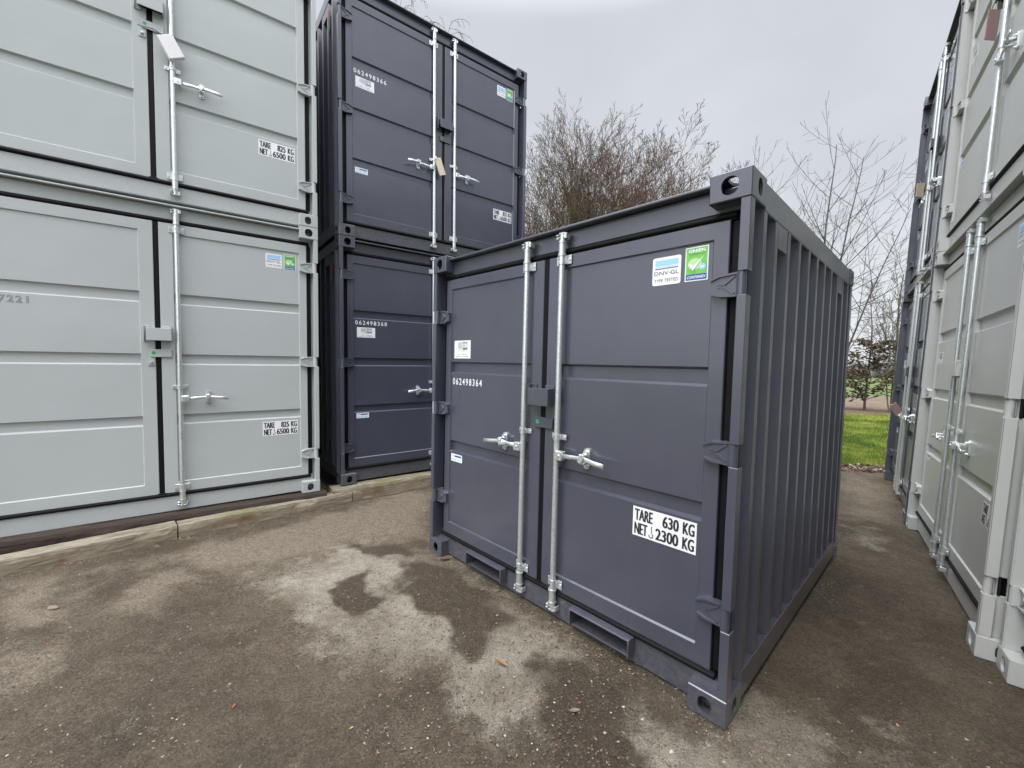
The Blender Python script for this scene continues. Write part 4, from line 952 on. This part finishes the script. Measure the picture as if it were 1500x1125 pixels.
# sparse tree with upright leaders and long level shoots, right of the small container
SP = dict(seg=.4, taper=.16, up=[.25, .55, .5], wob=.035, rmin=.0034, depth=2, kids=[20, 6], start=[.34, .15], ang=[62, 42], ratio=[.42, .34], rr=.42, fall=.62, angv=10)
tree('sparse_tree', (7.05, 10.3, -.1), [((.02, 0, 1), 7.3, .050, (0, 0, 0)), ((.10, .02, 1), 6.9, .045, (.3, .1, 0)), ((.18, .1, 1), 6.3, .04, (.4, .3, 0)), ((-.04, .1, 1), 6.9, .035, (-.2, .3, 0)), ((-.10, .05, 1), 6.8, .035, (-.3, .2, 0)), ((.20, .0, 1), 5.6, .035, (.5, 0, 0)), ((-.16, .1, 1), 5.6, .03, (-.5, .4, 0))], SP, [B_DARK, B_DARK], 'sparse young tree with thin level shoots behind the right corner of the small container', GR, 31)
SAP = dict(seg=.3, taper=.15, up=[.1, .12, .2], wob=.035, rmin=.005, depth=2, kids=[70, 14], start=[.06, .10], ang=[74, 40], ratio=[.36, .36], rr=.35, fall=.78, angv=9, leaf=.99, nleaf=16, leafs=.058, leafz=(-.2, 2.9))
tree('beech_sapling', (14.6, 17.3, -.1), [((0, 0, 1), 5.3, .05, (0, 0, 0))], SAP, [B_DARK, B_DARK, B_BEECH, B_BEECH2], 'conical beech sapling keeping its dead brown leaves at the far side of the lawn', GR, 41)
THIN = dict(seg=.4, taper=.2, up=[.2, .6, .6], wob=.04, rmin=.006, depth=3, kids=[12, 6, 4], start=[.2, .2, .2], ang=[35, 35, 35], ratio=[.42, .45, .5], rr=.45, fall=.4)
tree('bare_tree', (15.1, 16.6, -.1), [((-.03, 0, 1), 5.4, .075, (0, 0, 0)), ((.14, 0, 1), 5.0, .05, (.12, 0, 0)), ((-.22, .1, 1), 4.0, .03, (-.1, 0, 0))], THIN, [B_MOSS, B_GREY], 'slim bare tree on the hedge line right of the beech sapling', GR, 42)
# weeping birch behind the upper dark container
WE = dict(seg=.4, taper=.2, up=[.2, -.3, -1.8, -2.2], wob=.05, rmin=.0045, depth=3, kids=[20, 12, 4], start=[.45, .25, .2], ang=[44, 50, 24], ratio=[.22, .42, .5], rr=.4, fall=.3)
tree('weeping_birch', (-3.9, 11.8, -.1), [((.03, 0, 1), 11.6, .12, (0, 0, 0)), ((.16, .05, 1), 10.6, .09, (.2, 0, 0))], WE, [B_GREY, B_GREY], 'weeping birch whose hanging twigs show above the upper dark container', GR, 51)
# far hedge and woods on the horizon
tw = Tube(); r = random.Random(77)
for i in range(2600):
    x = r.uniform(-40, 260); y = 150 + r.uniform(0, 14); h = (2.5 + 4.5 * (.5 + .5 * math.sin(x * .11) * math.sin(x * .043 + 1))) * r.uniform(.5, 1.1)
    p = Vector((x, y, -.2)); q = Vector((x + r.gauss(0, .8), y, h)); tw.path([p, p.lerp(q, .6), q], [.10, .07, .03], 0, 3)
    for _ in range(5):
        a = p.lerp(q, r.uniform(.3, .9)); tw.path([a, a + Vector((r.gauss(0, 1.0), 0, r.uniform(.5, 1.8)))], [.05, .02], 0, 3)
tag(link('distant_woods', tw.mesh('distant_woods', [plain('woods_grey', (.12, .11, .10), 1)])), 'low grey line of leafless woods on the horizon', 'woods', kind='stuff')
# overhead wire far over the field
b = MB(); P0 = Vector((-10, 32, 7.6)); P1 = Vector((60, 28, 7.6)); pts = [P0.lerp(P1, k / 40) - Vector((0, 0, 2.2 * (1 - (2 * k / 40 - 1) ** 2))) for k in range(41)]
tu = Tube(); tu.path(pts, [.014] * 41, 0, 4); tag(link('overhead_wire', tu.mesh('overhead_wire', [M_BLACK])), 'thin overhead wire crossing above the field behind the trees', 'wire')
